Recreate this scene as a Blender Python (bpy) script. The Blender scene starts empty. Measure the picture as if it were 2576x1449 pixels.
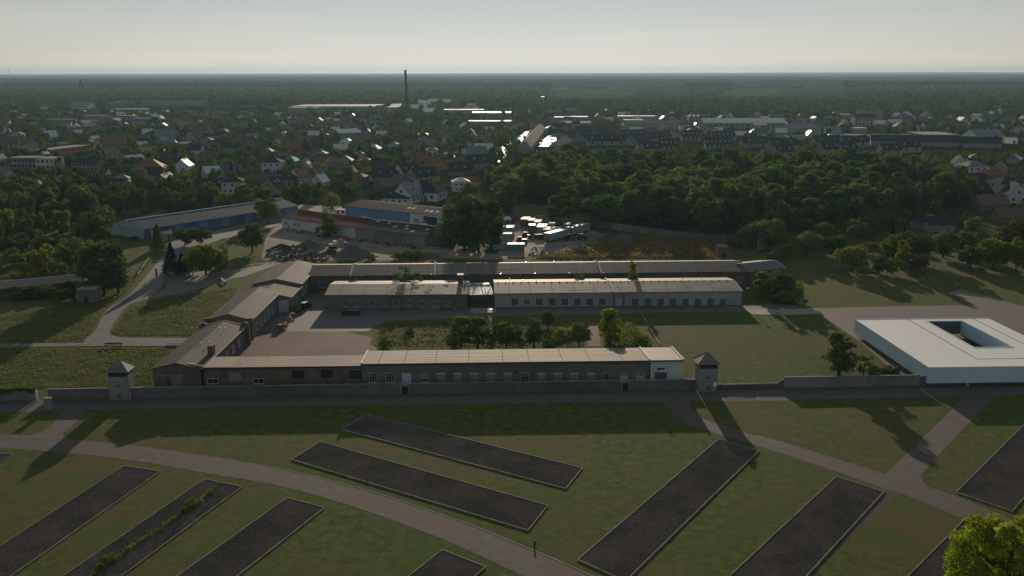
import bpy, math, random
import numpy as np
from mathutils import Matrix, Vector
random.seed(7); RNG=np.random.default_rng(11)
SC=bpy.context.scene; COL=SC.collection
# ---------------------------------------------------------------- survey helpers
W,H=2576.,1449.; F=2470.; CAMH=70.
PITCH=math.atan((H/2-180)/F); ROLL=math.atan(5/2576)
def at(u,v,z=0.):
    """ground (or height z) point in metres for a sighted direction from the survey camera"""
    x=u-W/2; y=H/2-v; c,s=math.cos(ROLL),math.sin(ROLL)
    x,y=c*x+s*y,-s*x+c*y
    dy=F*math.cos(PITCH)+y*math.sin(PITCH); dz=-F*math.sin(PITCH)+y*math.cos(PITCH)
    t=(z-CAMH)/dz
    return (x*t,dy*t)
def proj(x,y,z=0.):
    dz=z-CAMH; yy=y*math.sin(PITCH)+dz*math.cos(PITCH); zz=y*math.cos(PITCH)-dz*math.sin(PITCH)
    X=x/zz*F; Y=yy/zz*F; c,s=math.cos(ROLL),math.sin(ROLL)
    return c*X-s*Y+W/2, H/2-(s*X+c*Y)
def onwall(A,B,u,v):
    """distance along wall line A-B and height of a sighted point"""
    lo,hi=-2.,69.
    ax,ay=A; bx,by=B; L=math.hypot(bx-ax,by-ay); nx,ny=-(by-ay)/L,(bx-ax)/L
    for _ in range(50):
        m=(lo+hi)/2; x,y=at(u,v,m)
        if (x-ax)*nx+(y-ay)*ny>0: lo=m
        else: hi=m
    x,y=at(u,v,m)
    return ((x-ax)*(bx-ax)+(y-ay)*(by-ay))/L, m
def htop(x,y,vt):
    lo,hi=0.,300.
    for _ in range(50):
        m=(lo+hi)/2
        if proj(x,y,m)[1]>vt: lo=m
        else: hi=m
    return m
# ---------------------------------------------------------------- materials
MATS={}
def nt(name):
    m=bpy.data.materials.new(name); m.use_nodes=True
    n=m.node_tree.nodes; l=m.node_tree.links; return m,n,l,n['Principled BSDF']
def ramp(n,l,fac,stops):
    r=n.new('ShaderNodeValToRGB'); e=r.color_ramp.elements
    while len(e)<len(stops): e.new(.5)
    for i,(p,c) in enumerate(stops): e[i].position=p; e[i].color=(*c,1)
    l.new(fac,r.inputs[0]); return r.outputs[0]
def noise(n,l,scale,coord='Object',detail=4,rough=.6,stretch=None):
    tc=n.new('ShaderNodeTexCoord'); out=tc.outputs[coord]
    if stretch:
        mp=n.new('ShaderNodeMapping'); mp.inputs['Scale'].default_value=stretch; l.new(out,mp.inputs[0]); out=mp.outputs[0]
    t=n.new('ShaderNodeTexNoise'); t.inputs['Scale'].default_value=scale; t.inputs['Detail'].default_value=detail
    t.inputs['Roughness'].default_value=rough; l.new(out,t.inputs[0]); return t.outputs[0]
def mix(n,l,fac,a,b,mode='MIX'):
    m=n.new('ShaderNodeMix'); m.data_type='RGBA'; m.blend_type=mode
    for s,val in ((0,fac),(6,a),(7,b)):
        if hasattr(val,'is_linked') or hasattr(val,'links'): l.new(val,m.inputs[s])
        elif s==0: m.inputs[0].default_value=val
        else: m.inputs[s].default_value=(*val,1)
    return m.outputs[2]
def matte(m):
    """swap the principled shader for a plain diffuse one (vegetation, soil: no grazing sheen)"""
    n=m.node_tree.nodes; l=m.node_tree.links; b=n['Principled BSDF']; d=n.new('ShaderNodeBsdfDiffuse')
    for nm,t in (('Base Color','Color'),('Normal','Normal')):
        if b.inputs[nm].is_linked: l.new(b.inputs[nm].links[0].from_socket,d.inputs[t])
        elif nm=='Base Color': d.inputs[t].default_value=b.inputs[nm].default_value
    d.inputs['Roughness'].default_value=.6; l.new(d.outputs[0],n['Material Output'].inputs[0]); n.remove(b); return m
def bump(n,l,h,b,dist=.05,strength=.6):
    k=n.new('ShaderNodeBump'); k.inputs['Distance'].default_value=dist; k.inputs['Strength'].default_value=strength
    l.new(h,k.inputs['Height']); l.new(k.outputs[0],b.inputs['Normal'])
def mottled(name,c1,c2,scale=1.5,rough=.8,stretch=None,c3=None,spec=.3,bmp=None,metal=0.,detail=5,coord='Object',lo=.32,hi=.68):
    if name in MATS: return MATS[name]
    m,n,l,b=nt(name)
    f=noise(n,l,scale,coord,detail,.65,stretch)
    col=ramp(n,l,f,[(lo,c1),(hi,c2)])
    if c3:
        f2=noise(n,l,scale*.13,coord,4,.7,stretch)
        g=ramp(n,l,f2,[(.42,(0,0,0)),(.62,(1,1,1))]); col=mix(n,l,g,col,c3)
    l.new(col,b.inputs['Base Color']); b.inputs['Roughness'].default_value=rough
    b.inputs['Specular IOR Level'].default_value=spec; b.inputs['Metallic'].default_value=metal
    if bmp: bump(n,l,f,b,bmp)
    MATS[name]=m; return m
def wavemat(name,c1,c2,period,axis='X',rough=.5,dist=.03,spec=.4,mott=.25,metal=0):
    """ribbed sheet: ribs run across `axis`"""
    if name in MATS: return MATS[name]
    m,n,l,b=nt(name); tc=n.new('ShaderNodeTexCoord')
    w=n.new('ShaderNodeTexWave'); w.wave_type='BANDS'; w.bands_direction=axis; w.inputs['Scale'].default_value=.314/period
    l.new(tc.outputs['Object'],w.inputs[0])
    f=noise(n,l,.5,'Object',5,.7); base=ramp(n,l,f,[(.3,c1),(.7,c2)])
    dark=tuple(x*(1-mott) for x in c1); col=mix(n,l,w.outputs[1],dark,base)
    l.new(col,b.inputs['Base Color']); b.inputs['Roughness'].default_value=rough; b.inputs['Specular IOR Level'].default_value=spec
    b.inputs['Metallic'].default_value=metal
    bump(n,l,w.outputs[1],b,dist); MATS[name]=m; return m
def brickmat(name,c1,c2,mortar,scale=1.,spread=.5):
    if name in MATS: return MATS[name]
    m,n,l,b=nt(name); tc=n.new('ShaderNodeTexCoord'); mp=n.new('ShaderNodeMapping')
    mp.inputs['Rotation'].default_value=(math.pi/2,0,0); l.new(tc.outputs['Object'],mp.inputs[0])
    k=n.new('ShaderNodeTexBrick'); k.inputs['Scale'].default_value=scale; k.inputs['Brick Width'].default_value=.5; k.inputs['Row Height'].default_value=.17
    k.inputs['Color1'].default_value=(*c1,1); k.inputs['Color2'].default_value=(*c2,1); k.inputs['Mortar'].default_value=(*mortar,1)
    l.new(mp.outputs[0],k.inputs[0])
    f=noise(n,l,.35,'Object',5,.75); g=ramp(n,l,f,[(.35,(.55,.55,.55)),(.7,(1.25,1.2,1.15))])
    col=mix(n,l,1.,k.outputs[0],g,'MULTIPLY'); l.new(col,b.inputs['Base Color']); b.inputs['Roughness'].default_value=.9
    bump(n,l,k.outputs[1],b,-.01); MATS[name]=m; return m
def plain(name,c,rough=.6,metal=0.,spec=.4):
    return mottled(name,tuple(x*.88 for x in c),tuple(min(x*1.08,.9) for x in c),2.2,rough,spec=spec,metal=metal)

M={}
def setup_mats():
    # ground: lawns, dry patches, far fields
    m,n,l,b=nt('grass_ground')
    f1=noise(n,l,.55,'Object',8,.72); c=ramp(n,l,f1,[(.36,(.034,.056,.010)),(.5,(.070,.100,.017)),(.64,(.125,.148,.032))])
    f2=noise(n,l,.022,'Object',6,.65); g=ramp(n,l,f2,[(.44,(0,0,0)),(.60,(.8,.8,.8))])
    c=mix(n,l,g,c,(.118,.088,.036))
    f3=noise(n,l,.09,'Object',6,.7); g3=ramp(n,l,f3,[(.48,(0,0,0)),(.66,(.9,.9,.9))]); c=mix(n,l,g3,c,(.058,.105,.016))
    # mown streaks and thin bare scuffs across the lawns
    f5=noise(n,l,.3,'Object',6,.75,(1,.25,1)); g5=ramp(n,l,f5,[(.54,(0,0,0)),(.70,(.7,.7,.7))]); c=mix(n,l,g5,c,(.125,.11,.05))
    l.new(c,b.inputs['Base Color']); b.inputs['Roughness'].default_value=.95; b.inputs['Specular IOR Level'].default_value=.05
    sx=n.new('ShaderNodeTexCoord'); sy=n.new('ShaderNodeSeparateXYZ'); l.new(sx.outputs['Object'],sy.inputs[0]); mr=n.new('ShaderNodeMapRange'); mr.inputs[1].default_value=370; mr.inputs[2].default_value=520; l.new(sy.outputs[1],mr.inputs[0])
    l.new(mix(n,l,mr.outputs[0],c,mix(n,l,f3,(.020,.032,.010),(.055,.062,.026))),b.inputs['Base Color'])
    f4=noise(n,l,2.2,'Object',5,.8); bump(n,l,f4,b,.2,.9); M['grass']=m
    df=n.new('ShaderNodeBsdfDiffuse'); l.new(b.inputs['Base Color'].links[0].from_socket,df.inputs[0]); ms=n.new('ShaderNodeMixShader'); l.new(mr.outputs[0],ms.inputs[0]); l.new(b.outputs[0],ms.inputs[1]); l.new(df.outputs[0],ms.inputs[2]); l.new(ms.outputs[0],n['Material Output'].inputs[0])
    M['meadow']=mottled('rough_meadow',(.030,.050,.010),(.100,.125,.026),.9,.95,c3=(.088,.080,.030),spec=.03,bmp=.2,detail=10)
    M['weeds']=mottled('dry_weeds',(.075,.05,.026),(.13,.088,.045),1.1,.95,c3=(.065,.065,.024),spec=.03,bmp=.15,detail=9)
    M['lawn_bright']=mottled('bright_lawn',(.075,.105,.022),(.125,.15,.04),.5,.95,spec=.05,bmp=.08,detail=8)
    M['path']=mottled('worn_path',(.066,.057,.052),(.135,.118,.105),.5,.88,c3=(.112,.078,.066),spec=.2,bmp=.01,detail=9)
    M['strip']=mottled('gravel_strip',(.085,.08,.078),(.13,.12,.112),.5,.9,c3=(.11,.10,.085),spec=.15,detail=9,bmp=.02)
    M['asphalt']=mottled('old_asphalt',(.095,.088,.086),(.135,.125,.12),.25,.8,c3=(.12,.11,.095),spec=.25,detail=9)
    M['road']=mottled('town_road',(.14,.125,.11),(.19,.17,.15),.3,.6,spec=.25)
    M['court']=mottled('brown_court',(.115,.078,.062),(.165,.115,.092),.12,.9,c3=(.20,.145,.11),spec=.12,detail=10,bmp=.06)
    M['brownpave']=mottled('brown_paving',(.14,.105,.095),(.17,.13,.118),.09,.85,c3=(.15,.125,.11),spec=.2,detail=8)
    M['yard']=mottled('yard_dirt',(.19,.15,.115),(.36,.29,.23),.11,.95,c3=(.15,.13,.11),spec=.1,bmp=.1,detail=10)
    M['slab']=mottled('stone_slabs',(.2,.18,.165),(.33,.3,.27),.9,.8,spec=.2,detail=8)
    m,n,l,b=nt('slag_gravel')
    f=noise(n,l,2.3,'Object',9,.9); c=ramp(n,l,f,[(.36,(.066,.054,.046)),(.54,(.120,.101,.087)),(.70,(.36,.315,.28))])
    f2=noise(n,l,.12,'Object',4,.6); g=ramp(n,l,f2,[(.4,(.8,.8,.8)),(.65,(1.2,1.15,1.12))]); c=mix(n,l,1.,c,g,'MULTIPLY')
    l.new(c,b.inputs['Base Color']); b.inputs['Roughness'].default_value=.95; b.inputs['Specular IOR Level'].default_value=.05; bump(n,l,f,b,.12,1.); M['slag']=m
    M['kerb']=mottled('concrete_kerb',(.13,.125,.10),(.34,.31,.26),.45,.85,spec=.15,detail=8)
    M['concrete']=mottled('weathered_concrete',(.19,.185,.17),(.30,.29,.265),.5,.85,c3=(.15,.145,.13),spec=.2,detail=8,bmp=.02)
    M['wallgrey']=mottled('grey_perimeter_wall',(.125,.12,.112),(.18,.172,.16),.35,.9,c3=(.105,.095,.085),spec=.15,detail=8)
    M['plaster']=mottled('brown_grey_plaster',(.155,.14,.118),(.195,.175,.15),.3,.9,c3=(.135,.12,.10),spec=.15,detail=8)
    M['plaster_pale']=mottled('pale_grey_plaster',(.30,.30,.30),(.36,.36,.355),.3,.88,c3=(.27,.265,.26),spec=.2,detail=7)
    M['white_plaster']=mottled('white_plaster',(.55,.56,.57),(.65,.655,.65),.3,.85,c3=(.5,.49,.47),spec=.2)
    M['brick']=brickmat('dark_brick',(.115,.075,.06),(.16,.105,.082),(.14,.125,.11),1.)
    M['patchbrick']=brickmat('patched_brick',(.13,.09,.07),(.18,.135,.105),(.17,.155,.135),1.)
    M['redbrick']=brickmat('red_brick',(.22,.10,.07),(.27,.13,.09),(.2,.17,.15),1.)
    def felt(nm,c1,c2,c3,st=(.12,1,1)):
        m=mottled(nm,c1,c2,1.3,.72,stretch=st,c3=c3,spec=.16,detail=9,bmp=.02,lo=.4,hi=.62); return m
    M['felt']=felt('roofing_felt',(.18,.148,.122),(.27,.225,.185),(.225,.18,.145)); M['felt_patch']=felt('felt_patch_dark',(.13,.11,.092),(.18,.15,.125),(.15,.125,.105)); M['felt_patch2']=felt('felt_patch_pale',(.27,.23,.19),(.34,.285,.235),(.29,.245,.2))
    M['felt_y']=felt('roofing_felt_wing',(.075,.066,.057),(.115,.10,.085),(.065,.058,.05)); M['felt_y'].node_tree.nodes['Principled BSDF'].inputs['Specular IOR Level'].default_value=.05; M['felt_back']=felt('roofing_felt_rear',(.105,.088,.076),(.16,.138,.12),(.14,.115,.10))
    M['felt_light']=felt('pale_roofing_felt',(.20,.163,.122),(.27,.224,.172),(.225,.18,.135))
    M['felt_tan']=felt('pink_roofing_felt',(.22,.155,.108),(.31,.23,.165),(.17,.15,.115),(.5,.6,1))
    M['felt_patch3']=felt('front_felt_patch_dark',(.155,.128,.098),(.19,.158,.122),(.17,.14,.108)); M['felt_patch4']=felt('front_felt_patch_pale',(.27,.226,.175),(.31,.26,.205),(.285,.238,.185)); M['felt_back2']=felt('rear_felt_patch',(.16,.138,.118),(.20,.17,.145),(.17,.145,.12))
    M['felt_grey']=felt('grey_roofing_felt',(.13,.13,.13),(.17,.165,.165),(.15,.14,.135))
    for k in ('felt_light','felt_patch3','felt_patch4','felt_tan'): M[k].node_tree.nodes['Principled BSDF'].inputs['Roughness'].default_value=.80
    M['membrane']=mottled('white_membrane',(.80,.745,.69),(.80,.755,.705),.12,.6,c3=(.77,.715,.665),spec=1.)
    M['membrane_side']=mottled('white_translucent_cladding',(.47,.60,.70),(.52,.65,.74),.12,.4,spec=.5)
    M['seam']=plain('dark_seam',(.05,.045,.045))
    matte(M['seam'])
    M['white']=plain('white_paint',(.78,.78,.77),.5)
    M['parapet']=plain('white_coping',(.52,.48,.43),.8,spec=.2)
    M['frame']=plain('white_window_frame',(.5,.52,.54),.5)
    M['shutter']=plain('blue_grey_shutter',(.20,.225,.27),.5)
    M['darkshutter']=plain('dark_board',(.075,.085,.10),.6)
    M['doorwhite']=plain('pale_door',(.45,.5,.57),.45)
    M['doorblue']=plain('blue_door',(.22,.36,.55),.45)
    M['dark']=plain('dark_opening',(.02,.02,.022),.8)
    m,n,l,b=nt('window_glass'); b.inputs['Base Color'].default_value=(.02,.025,.03,1); b.inputs['Roughness'].default_value=.08; b.inputs['Specular IOR Level'].default_value=.7
    M['glass']=m
    m,n,l,b=nt('canopy_glass'); b.inputs['Base Color'].default_value=(.22,.36,.36,1); b.inputs['Roughness'].default_value=.35; b.inputs['Specular IOR Level'].default_value=.8; M['cglass']=m; b.inputs['Specular IOR Level'].default_value=.12; b.inputs['Roughness'].default_value=.6
    M['steel']=plain('dark_steel',(.06,.06,.065),.5,.4)
    M['galv']=plain('galvanised_steel',(.4,.4,.4),.35,.8)
    M['blue_metal']=wavemat('blue_cladding',(.05,.115,.25),(.065,.14,.29),1.1,'X',.5)
    M['blue_paint']=mottled('faded_blue_paint',(.10,.19,.37),(.135,.235,.41),.3,.7,c3=(.115,.18,.33))
    M['pale_metal']=wavemat('pale_blue_cladding',(.42,.50,.56),(.48,.56,.62),1.1,'Y',.5)
    M['roof_metal']=wavemat('grey_metal_roof',(.075,.082,.11),(.10,.108,.14),2.4,'X',.8,spec=.1)
    M['eternit']=wavemat('corrugated_roof',(.045,.045,.05),(.07,.07,.072),.9,'X',.9,.04,spec=.08)
    M['eternit_brown']=wavemat('corrugated_roof_brown',(.055,.05,.05),(.08,.072,.07),.9,'X',.9,.04,spec=.08)
    M['red_metal']=wavemat('red_sheet_roof',(.13,.022,.024),(.17,.03,.03),.8,'X',.8,.04,spec=.06)
    M['skylight']=plain('fibreglass_skylight',(.34,.34,.32),.6)
    M['slate']=mottled('slate_tiles',(.030,.033,.042),(.048,.052,.062),1.,.92,spec=.05,detail=7)
    M['slate_shiny']=mottled('shiny_dark_tiles',(.05,.055,.07),(.08,.085,.1),1.,.28,spec=.6,detail=7)
    M['redtile']=mottled('red_roof_tiles',(.16,.06,.04),(.24,.09,.058),1.,.75,spec=.3,detail=7)
    M['browntile']=mottled('brown_roof_tiles',(.11,.075,.06),(.15,.105,.08),1.,.75,spec=.3,detail=7)
    M['greytile']=mottled('grey_roof_tiles',(.14,.14,.14),(.19,.185,.18),1.,.75,spec=.3,detail=7)
    M['shiny']=plain('bright_sheet_roof',(.55,.54,.52),.5,.1,.5)
    for k,c in dict(hwhite=(.55,.56,.56),hcream=(.45,.39,.29),hblue=(.28,.42,.48),hyellow=(.50,.37,.17),hgrey=(.26,.26,.26),horange=(.42,.19,.09),hpink=(.42,.31,.27),hbrick=(.22,.12,.09),hgreen=(.24,.32,.24)).items(): M[k]=mottled('render_'+k[1:],tuple(x*.9 for x in c),c,.5,.9,spec=.15)
    M['bark']=mottled('bark',(.06,.048,.036),(.11,.09,.07),3.,.95,stretch=(1,1,.2),spec=.1)
    M['birchbark']=mottled('pale_bark',(.2,.19,.16),(.38,.36,.32),3.,.9,spec=.1)
    M['cont_teal']=wavemat('teal_container',(.06,.19,.20),(.08,.22,.23),.5,'X',.55)
    M['cont_blue']=wavemat('pale_blue_container',(.25,.36,.44),(.3,.41,.48),.5,'X',.55)
    M['cont_grey']=wavemat('grey_container',(.26,.28,.32),(.3,.32,.36),.5,'X',.55)
    M['cont_red']=wavemat('red_container',(.35,.03,.02),(.42,.045,.03),.5,'X',.55)
    M['cont_green']=wavemat('green_container',(.04,.12,.08),(.05,.14,.10),.5,'X',.55)
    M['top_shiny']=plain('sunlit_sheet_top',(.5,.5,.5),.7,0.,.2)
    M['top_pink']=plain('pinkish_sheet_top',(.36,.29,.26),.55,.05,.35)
    M['paint_black']=plain('black_car_paint',(.02,.022,.026),.25,.2,.6)
    M['paint_white']=plain('white_car_paint',(.7,.71,.72),.25,0,.6)
    M['paint_red']=plain('red_car_paint',(.30,.03,.035),.25,.1,.6)
    M['paint_silver']=plain('silver_car_paint',(.4,.41,.42),.25,.6,.6)
    M['paint_yellow']=plain('yellow_machine_paint',(.55,.34,.04),.4)
    M['tyre']=plain('rubber',(.02,.02,.02),.8)
    M['lamp']=plain('lamp_lens',(.5,.48,.42),.15)
    M['stone_pile']=mottled('grey_grit_pile',(.10,.10,.098),(.15,.148,.14),1.2,.95,spec=.1,bmp=.15,detail=8)
    M['dark_pile']=mottled('dark_soil_pile',(.05,.042,.038),(.085,.07,.06),1.2,.95,spec=.1,bmp=.15,detail=8)
    M['brown_pile']=mottled('brown_rubble_pile',(.13,.095,.07),(.23,.17,.13),1.4,.95,spec=.1,bmp=.2,detail=8)
    M['flagred']=plain('red_flag',(.6,.03,.03),.8)
    for k in ('lawn_bright','slag','stone_pile','dark_pile','brown_pile','bark'): matte(M[k])
    # foliage
    def leaf(nm,c,trans=.35):
        m,n,l,b=nt(nm); n.remove(b); out=n['Material Output']
        oi=n.new('ShaderNodeObjectInfo'); f=noise(n,l,.45,'Object',3,.6)
        dk=tuple(x*.72 for x in c); lt=(c[0]*1.35,c[1]*1.2,c[2]*1.05)
        col=ramp(n,l,f,[(.35,dk),(.65,lt)])
        rr=ramp(n,l,oi.outputs['Random'],[(0,(.78,.85,.85)),(.5,(1,1,1)),(1,(1.25,1.12,1.))]); col=mix(n,l,1.,col,rr,'MULTIPLY')
        d=n.new('ShaderNodeBsdfDiffuse'); t=n.new('ShaderNodeBsdfTranslucent'); ms=n.new('ShaderNodeMixShader'); ms.inputs[0].default_value=trans
        l.new(col,d.inputs[0]); l.new(col,t.inputs[0]); l.new(d.outputs[0],ms.inputs[1]); l.new(t.outputs[0],ms.inputs[2]); l.new(ms.outputs[0],out.inputs[0])
        M[nm]=m
    leaf('leaf_dark',(.085,.145,.048),.45); leaf('leaf_mid',(.118,.195,.055),.48); leaf('leaf_olive',(.155,.20,.05),.48)
    leaf('leaf_yellow',(.21,.245,.035),.48); leaf('leaf_fresh',(.17,.245,.035),.48); leaf('leaf_brown',(.135,.125,.05)); leaf('leaf_spruce',(.028,.046,.028),.15)
    leaf('leaf_tuft',(.15,.19,.045),.5); leaf('leaf_tuft2',(.10,.135,.036),.45); leaf('leaf_tuft3',(.22,.20,.075),.45); leaf('leaf_dry',(.24,.15,.075),.4)
    leaf('leaf_pale',(.11,.145,.075)); leaf('leaf_near',(.27,.36,.03),.5)
# ---------------------------------------------------------------- mesh builder
class MB:
    def __init__(s): s.v=[]; s.f=[]; s.m=[]
    def add(s,vs,fs,mi=0):
        o=len(s.v); s.v+=list(vs); s.f+=[tuple(i+o for i in f) for f in fs]; s.m+=[mi]*len(fs); return s
    def box(s,x0,x1,y0,y1,z0,z1,mi=0):
        return s.add([(x0,y0,z0),(x1,y0,z0),(x1,y1,z0),(x0,y1,z0),(x0,y0,z1),(x1,y0,z1),(x1,y1,z1),(x0,y1,z1)],
          [(0,3,2,1),(4,5,6,7),(0,1,5,4),(1,2,6,5),(2,3,7,6),(3,0,4,7)],mi)
    def prism(s,poly,z0,z1,mi=0):
        n=len(poly); a=sum(poly[i][0]*poly[(i+1)%n][1]-poly[(i+1)%n][0]*poly[i][1] for i in range(n))
        if a<0: poly=poly[::-1]
        vs=[(x,y,z0) for x,y in poly]+[(x,y,z1) for x,y in poly]
        return s.add(vs,[tuple(range(n))[::-1],tuple(range(n,2*n))]+[(i,(i+1)%n,n+(i+1)%n,n+i) for i in range(n)],mi)
    def yz(s,prof,x0,x1,mi=0):
        """profile in (y,z), counter-clockwise seen from +x, extruded along x"""
        n=len(prof); vs=[(x0,y,z) for y,z in prof]+[(x1,y,z) for y,z in prof]
        return s.add(vs,[tuple(range(n))[::-1],tuple(range(n,2*n))]+[(i,(i+1)%n,n+(i+1)%n,n+i) for i in range(n)],mi)
    def xz(s,prof,y0,y1,mi=0):
        n=len(prof); vs=[(x,y1,z) for x,z in prof]+[(x,y0,z) for x,z in prof]
        return s.add(vs,[tuple(range(n))[::-1],tuple(range(n,2*n))]+[(i,(i+1)%n,n+(i+1)%n,n+i) for i in range(n)],mi)
    def tube(s,pts,rad,seg=8,mi=0,caps=True):
        P=[Vector(p) for p in pts]; R=rad if isinstance(rad,(list,tuple)) else [rad]*len(P); o=len(s.v); vs=[];fs=[]
        for i,p in enumerate(P):
            d=(P[min(i+1,len(P)-1)]-P[max(i-1,0)]).normalized(); a=Vector((0,0,1)) if abs(d.z)<.9 else Vector((1,0,0))
            e1=d.cross(a).normalized(); e2=d.cross(e1)
            for k in range(seg):
                t=2*math.pi*k/seg; vs.append(tuple(p+(e1*math.cos(t)+e2*math.sin(t))*R[i]))
        for i in range(len(P)-1):
            for k in range(seg): fs.append((i*seg+k,i*seg+(k+1)%seg,(i+1)*seg+(k+1)%seg,(i+1)*seg+k))
        if caps: fs+=[tuple(range(seg))[::-1],tuple(range((len(P)-1)*seg,len(P)*seg))]
        return s.add(vs,fs,mi)
    def mesh(s,name,mats):
        me=bpy.data.meshes.new(name); me.from_pydata(s.v,[],s.f)
        for m in (mats if isinstance(mats,(list,tuple)) else [mats]): me.materials.append(m)
        if any(s.m): me.polygons.foreach_set('material_index',s.m)
        me.update(); return me
    def build(s,name,mats,parent=None):
        return link(name,s.mesh(name,mats),parent)
def link(name,data,parent=None,loc=None,rot=None,label=None):
    o=bpy.data.objects.new(name,data); COL.objects.link(o)
    if parent: o.parent=parent
    if loc: o.location=loc
    if rot: o.rotation_euler=rot
    if label: o['label']=label
    return o
def thing(name,label,cat,loc,rz=0,group=None):
    o=bpy.data.objects.new(name,None); COL.objects.link(o); o.location=loc if len(loc)==3 else (*loc,0); o.rotation_euler=(0,0,rz)
    o.empty_display_size=1; return tag(o,label,cat,group)
def tag(o,label,cat,group=None,kind=None):
    if label: o['label']=label
    if cat: o['category']=cat
    if group: o['group']=group
    if kind: o['kind']=kind
    return o
def sheet(name,pts,z,mat,label,cat='ground'):
    n=len(pts); cx=sum(p[0] for p in pts)/n; cy=sum(p[1] for p in pts)/n
    a=sum(pts[i][0]*pts[(i+1)%n][1]-pts[(i+1)%n][0]*pts[i][1] for i in range(n))
    if a<0: pts=pts[::-1]
    mb=MB(); mb.add([(x,y,z) for x,y in pts],[tuple(range(n))]); o=mb.build(name,mat)
    me=o.data; import bmesh
    bm=bmesh.new(); bm.from_mesh(me); bmesh.ops.triangulate(bm,faces=bm.faces[:]); bm.to_mesh(me); bm.free()
    return tag(o,label,cat,kind='structure')
def PX(*p,z=0): return [at(a,b,z) for a,b in p]
def smooth(pts,k=4):
    """Catmull-Rom through points"""
    out=[]
    for i in range(len(pts)-1):
        p0=pts[max(i-1,0)];p1=pts[i];p2=pts[i+1];p3=pts[min(i+2,len(pts)-1)]
        for j in range(k):
            t=j/k; out.append(tuple(.5*(2*p1[a]+(p2[a]-p0[a])*t+(2*p0[a]-5*p1[a]+4*p2[a]-p3[a])*t*t+(3*p1[a]-p0[a]-3*p2[a]+p3[a])*t**3) for a in (0,1)))
    return out+[pts[-1]]
def frame2(A,B): return math.atan2(B[1]-A[1],B[0]-A[0]), math.hypot(B[0]-A[0],B[1]-A[1])
# ---------------------------------------------------------------- building pieces
def gable_walls(L,D,ze,zr,ry=None):
    ry=D/2 if ry is None else ry
    return MB().yz([(0,-.3),(D,-.3),(D,ze),(ry,zr),(0,ze)],0,L)
def gable_roof(L,D,ze,zr,over=.35,gov=.2,t=.16,ry=None,x0=0):
    ry=D/2 if ry is None else ry; s1=(zr-ze)/ry; s2=(zr-ze)/(D-ry)
    pr=[(-over,ze-over*s1+.02),(ry,zr+.02),(D+over,ze-over*s2+.02),(D+over,ze-over*s2+t),(ry,zr+t+.02),(-over,ze-over*s1+t)]
    b=MB(); n=6; x1=L+gov; xs=x0-gov
    vs=[(xs,y,z) for y,z in pr]+[(x1,y,z) for y,z in pr]
    fs=[(0,1,7,6),(1,2,8,7),(2,3,9,8),(3,4,10,9),(4,5,11,10),(5,0,6,11),(0,5,4,1),(1,4,3,2),(6,7,10,11),(7,8,9,10)]
    b.add(vs,fs); return b
def hall(name,label,cat,A,B,D,ze,zr,wm,rm,group=None,over=.35,gov=.2,ry=None,wl=None,rl=None):
    rz,L=frame2(A,B); r=thing(name,label,cat,A,rz,group)
    w=gable_walls(L,D,ze,zr,ry).build('wall',M[wm],r)
    ro=gable_roof(L,D,ze,zr,over,gov,ry=ry).build('roof',M[rm],r)
    return r,L,ro
def win(parent,x,z,w,h,kind='cross',y=0.,out=-1,label=None):
    """window on a facade lying in local x at y, facing -y (out=-1) or +y"""
    e=.06*out; b=MB(); Y=lambda a,c:(min(y+a*out,y+c*out),max(y+a*out,y+c*out))
    y0,y1=Y(.0,.07); t=.09
    b.box(x-w/2,x+w/2,y0,y1,z,z+t); b.box(x-w/2,x+w/2,y0,y1,z+h-t,z+h)
    b.box(x-w/2,x-w/2+t,y0,y1,z+t,z+h-t); b.box(x+w/2-t,x+w/2,y0,y1,z+t,z+h-t)
    if kind=='cross':
        for q in (-.17,.17): b.box(x+q*w-.035,x+q*w+.035,y0+.01,y1-.01,z+t,z+h-t)
        for q in (.3,.68): b.box(x-w/2+t,x+w/2-t,y0+.015,y1-.015,z+q*h-.03,z+q*h+.03)
    elif kind=='half':
        b.box(x-.035,x+.035,y0+.01,y1-.01,z+t,z+h-t)
    f=b.build('window',M['frame'],parent)
    y0,y1=Y(.0,.03)
    MB().box(x-w/2+t*.5,x+w/2-t*.5,y0,y1,z+t*.5,z+h-t*.5).build('pane',M['glass'],f)
    y0,y1=Y(.0,.16); MB().box(x-w/2-.08,x+w/2+.08,y0,y1,z-.09,z-.01).build('sill',M['frame'],f)
    return f
def panel(name,parent,x,z,w,h,mat,y=0.,out=-1,th=.06,label=None,frame=None):
    Y=lambda a,c:(min(y+a*out,y+c*out),max(y+a*out,y+c*out)); y0,y1=Y(0,th)
    o=MB().box(x-w/2,x+w/2,y0,y1,z,z+h).build(name,M[mat],parent)
    if label: o['label']=label
    if frame:
        b=MB(); y0,y1=Y(0,th+.05); t=.1
        b.box(x-w/2-t,x-w/2,y0,y1,z,z+h+t); b.box(x+w/2,x+w/2+t,y0,y1,z,z+h+t); b.box(x-w/2,x+w/2,y0,y1,z+h,z+h+t)
        b.build('frame',M[frame],o)
    return o
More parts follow.
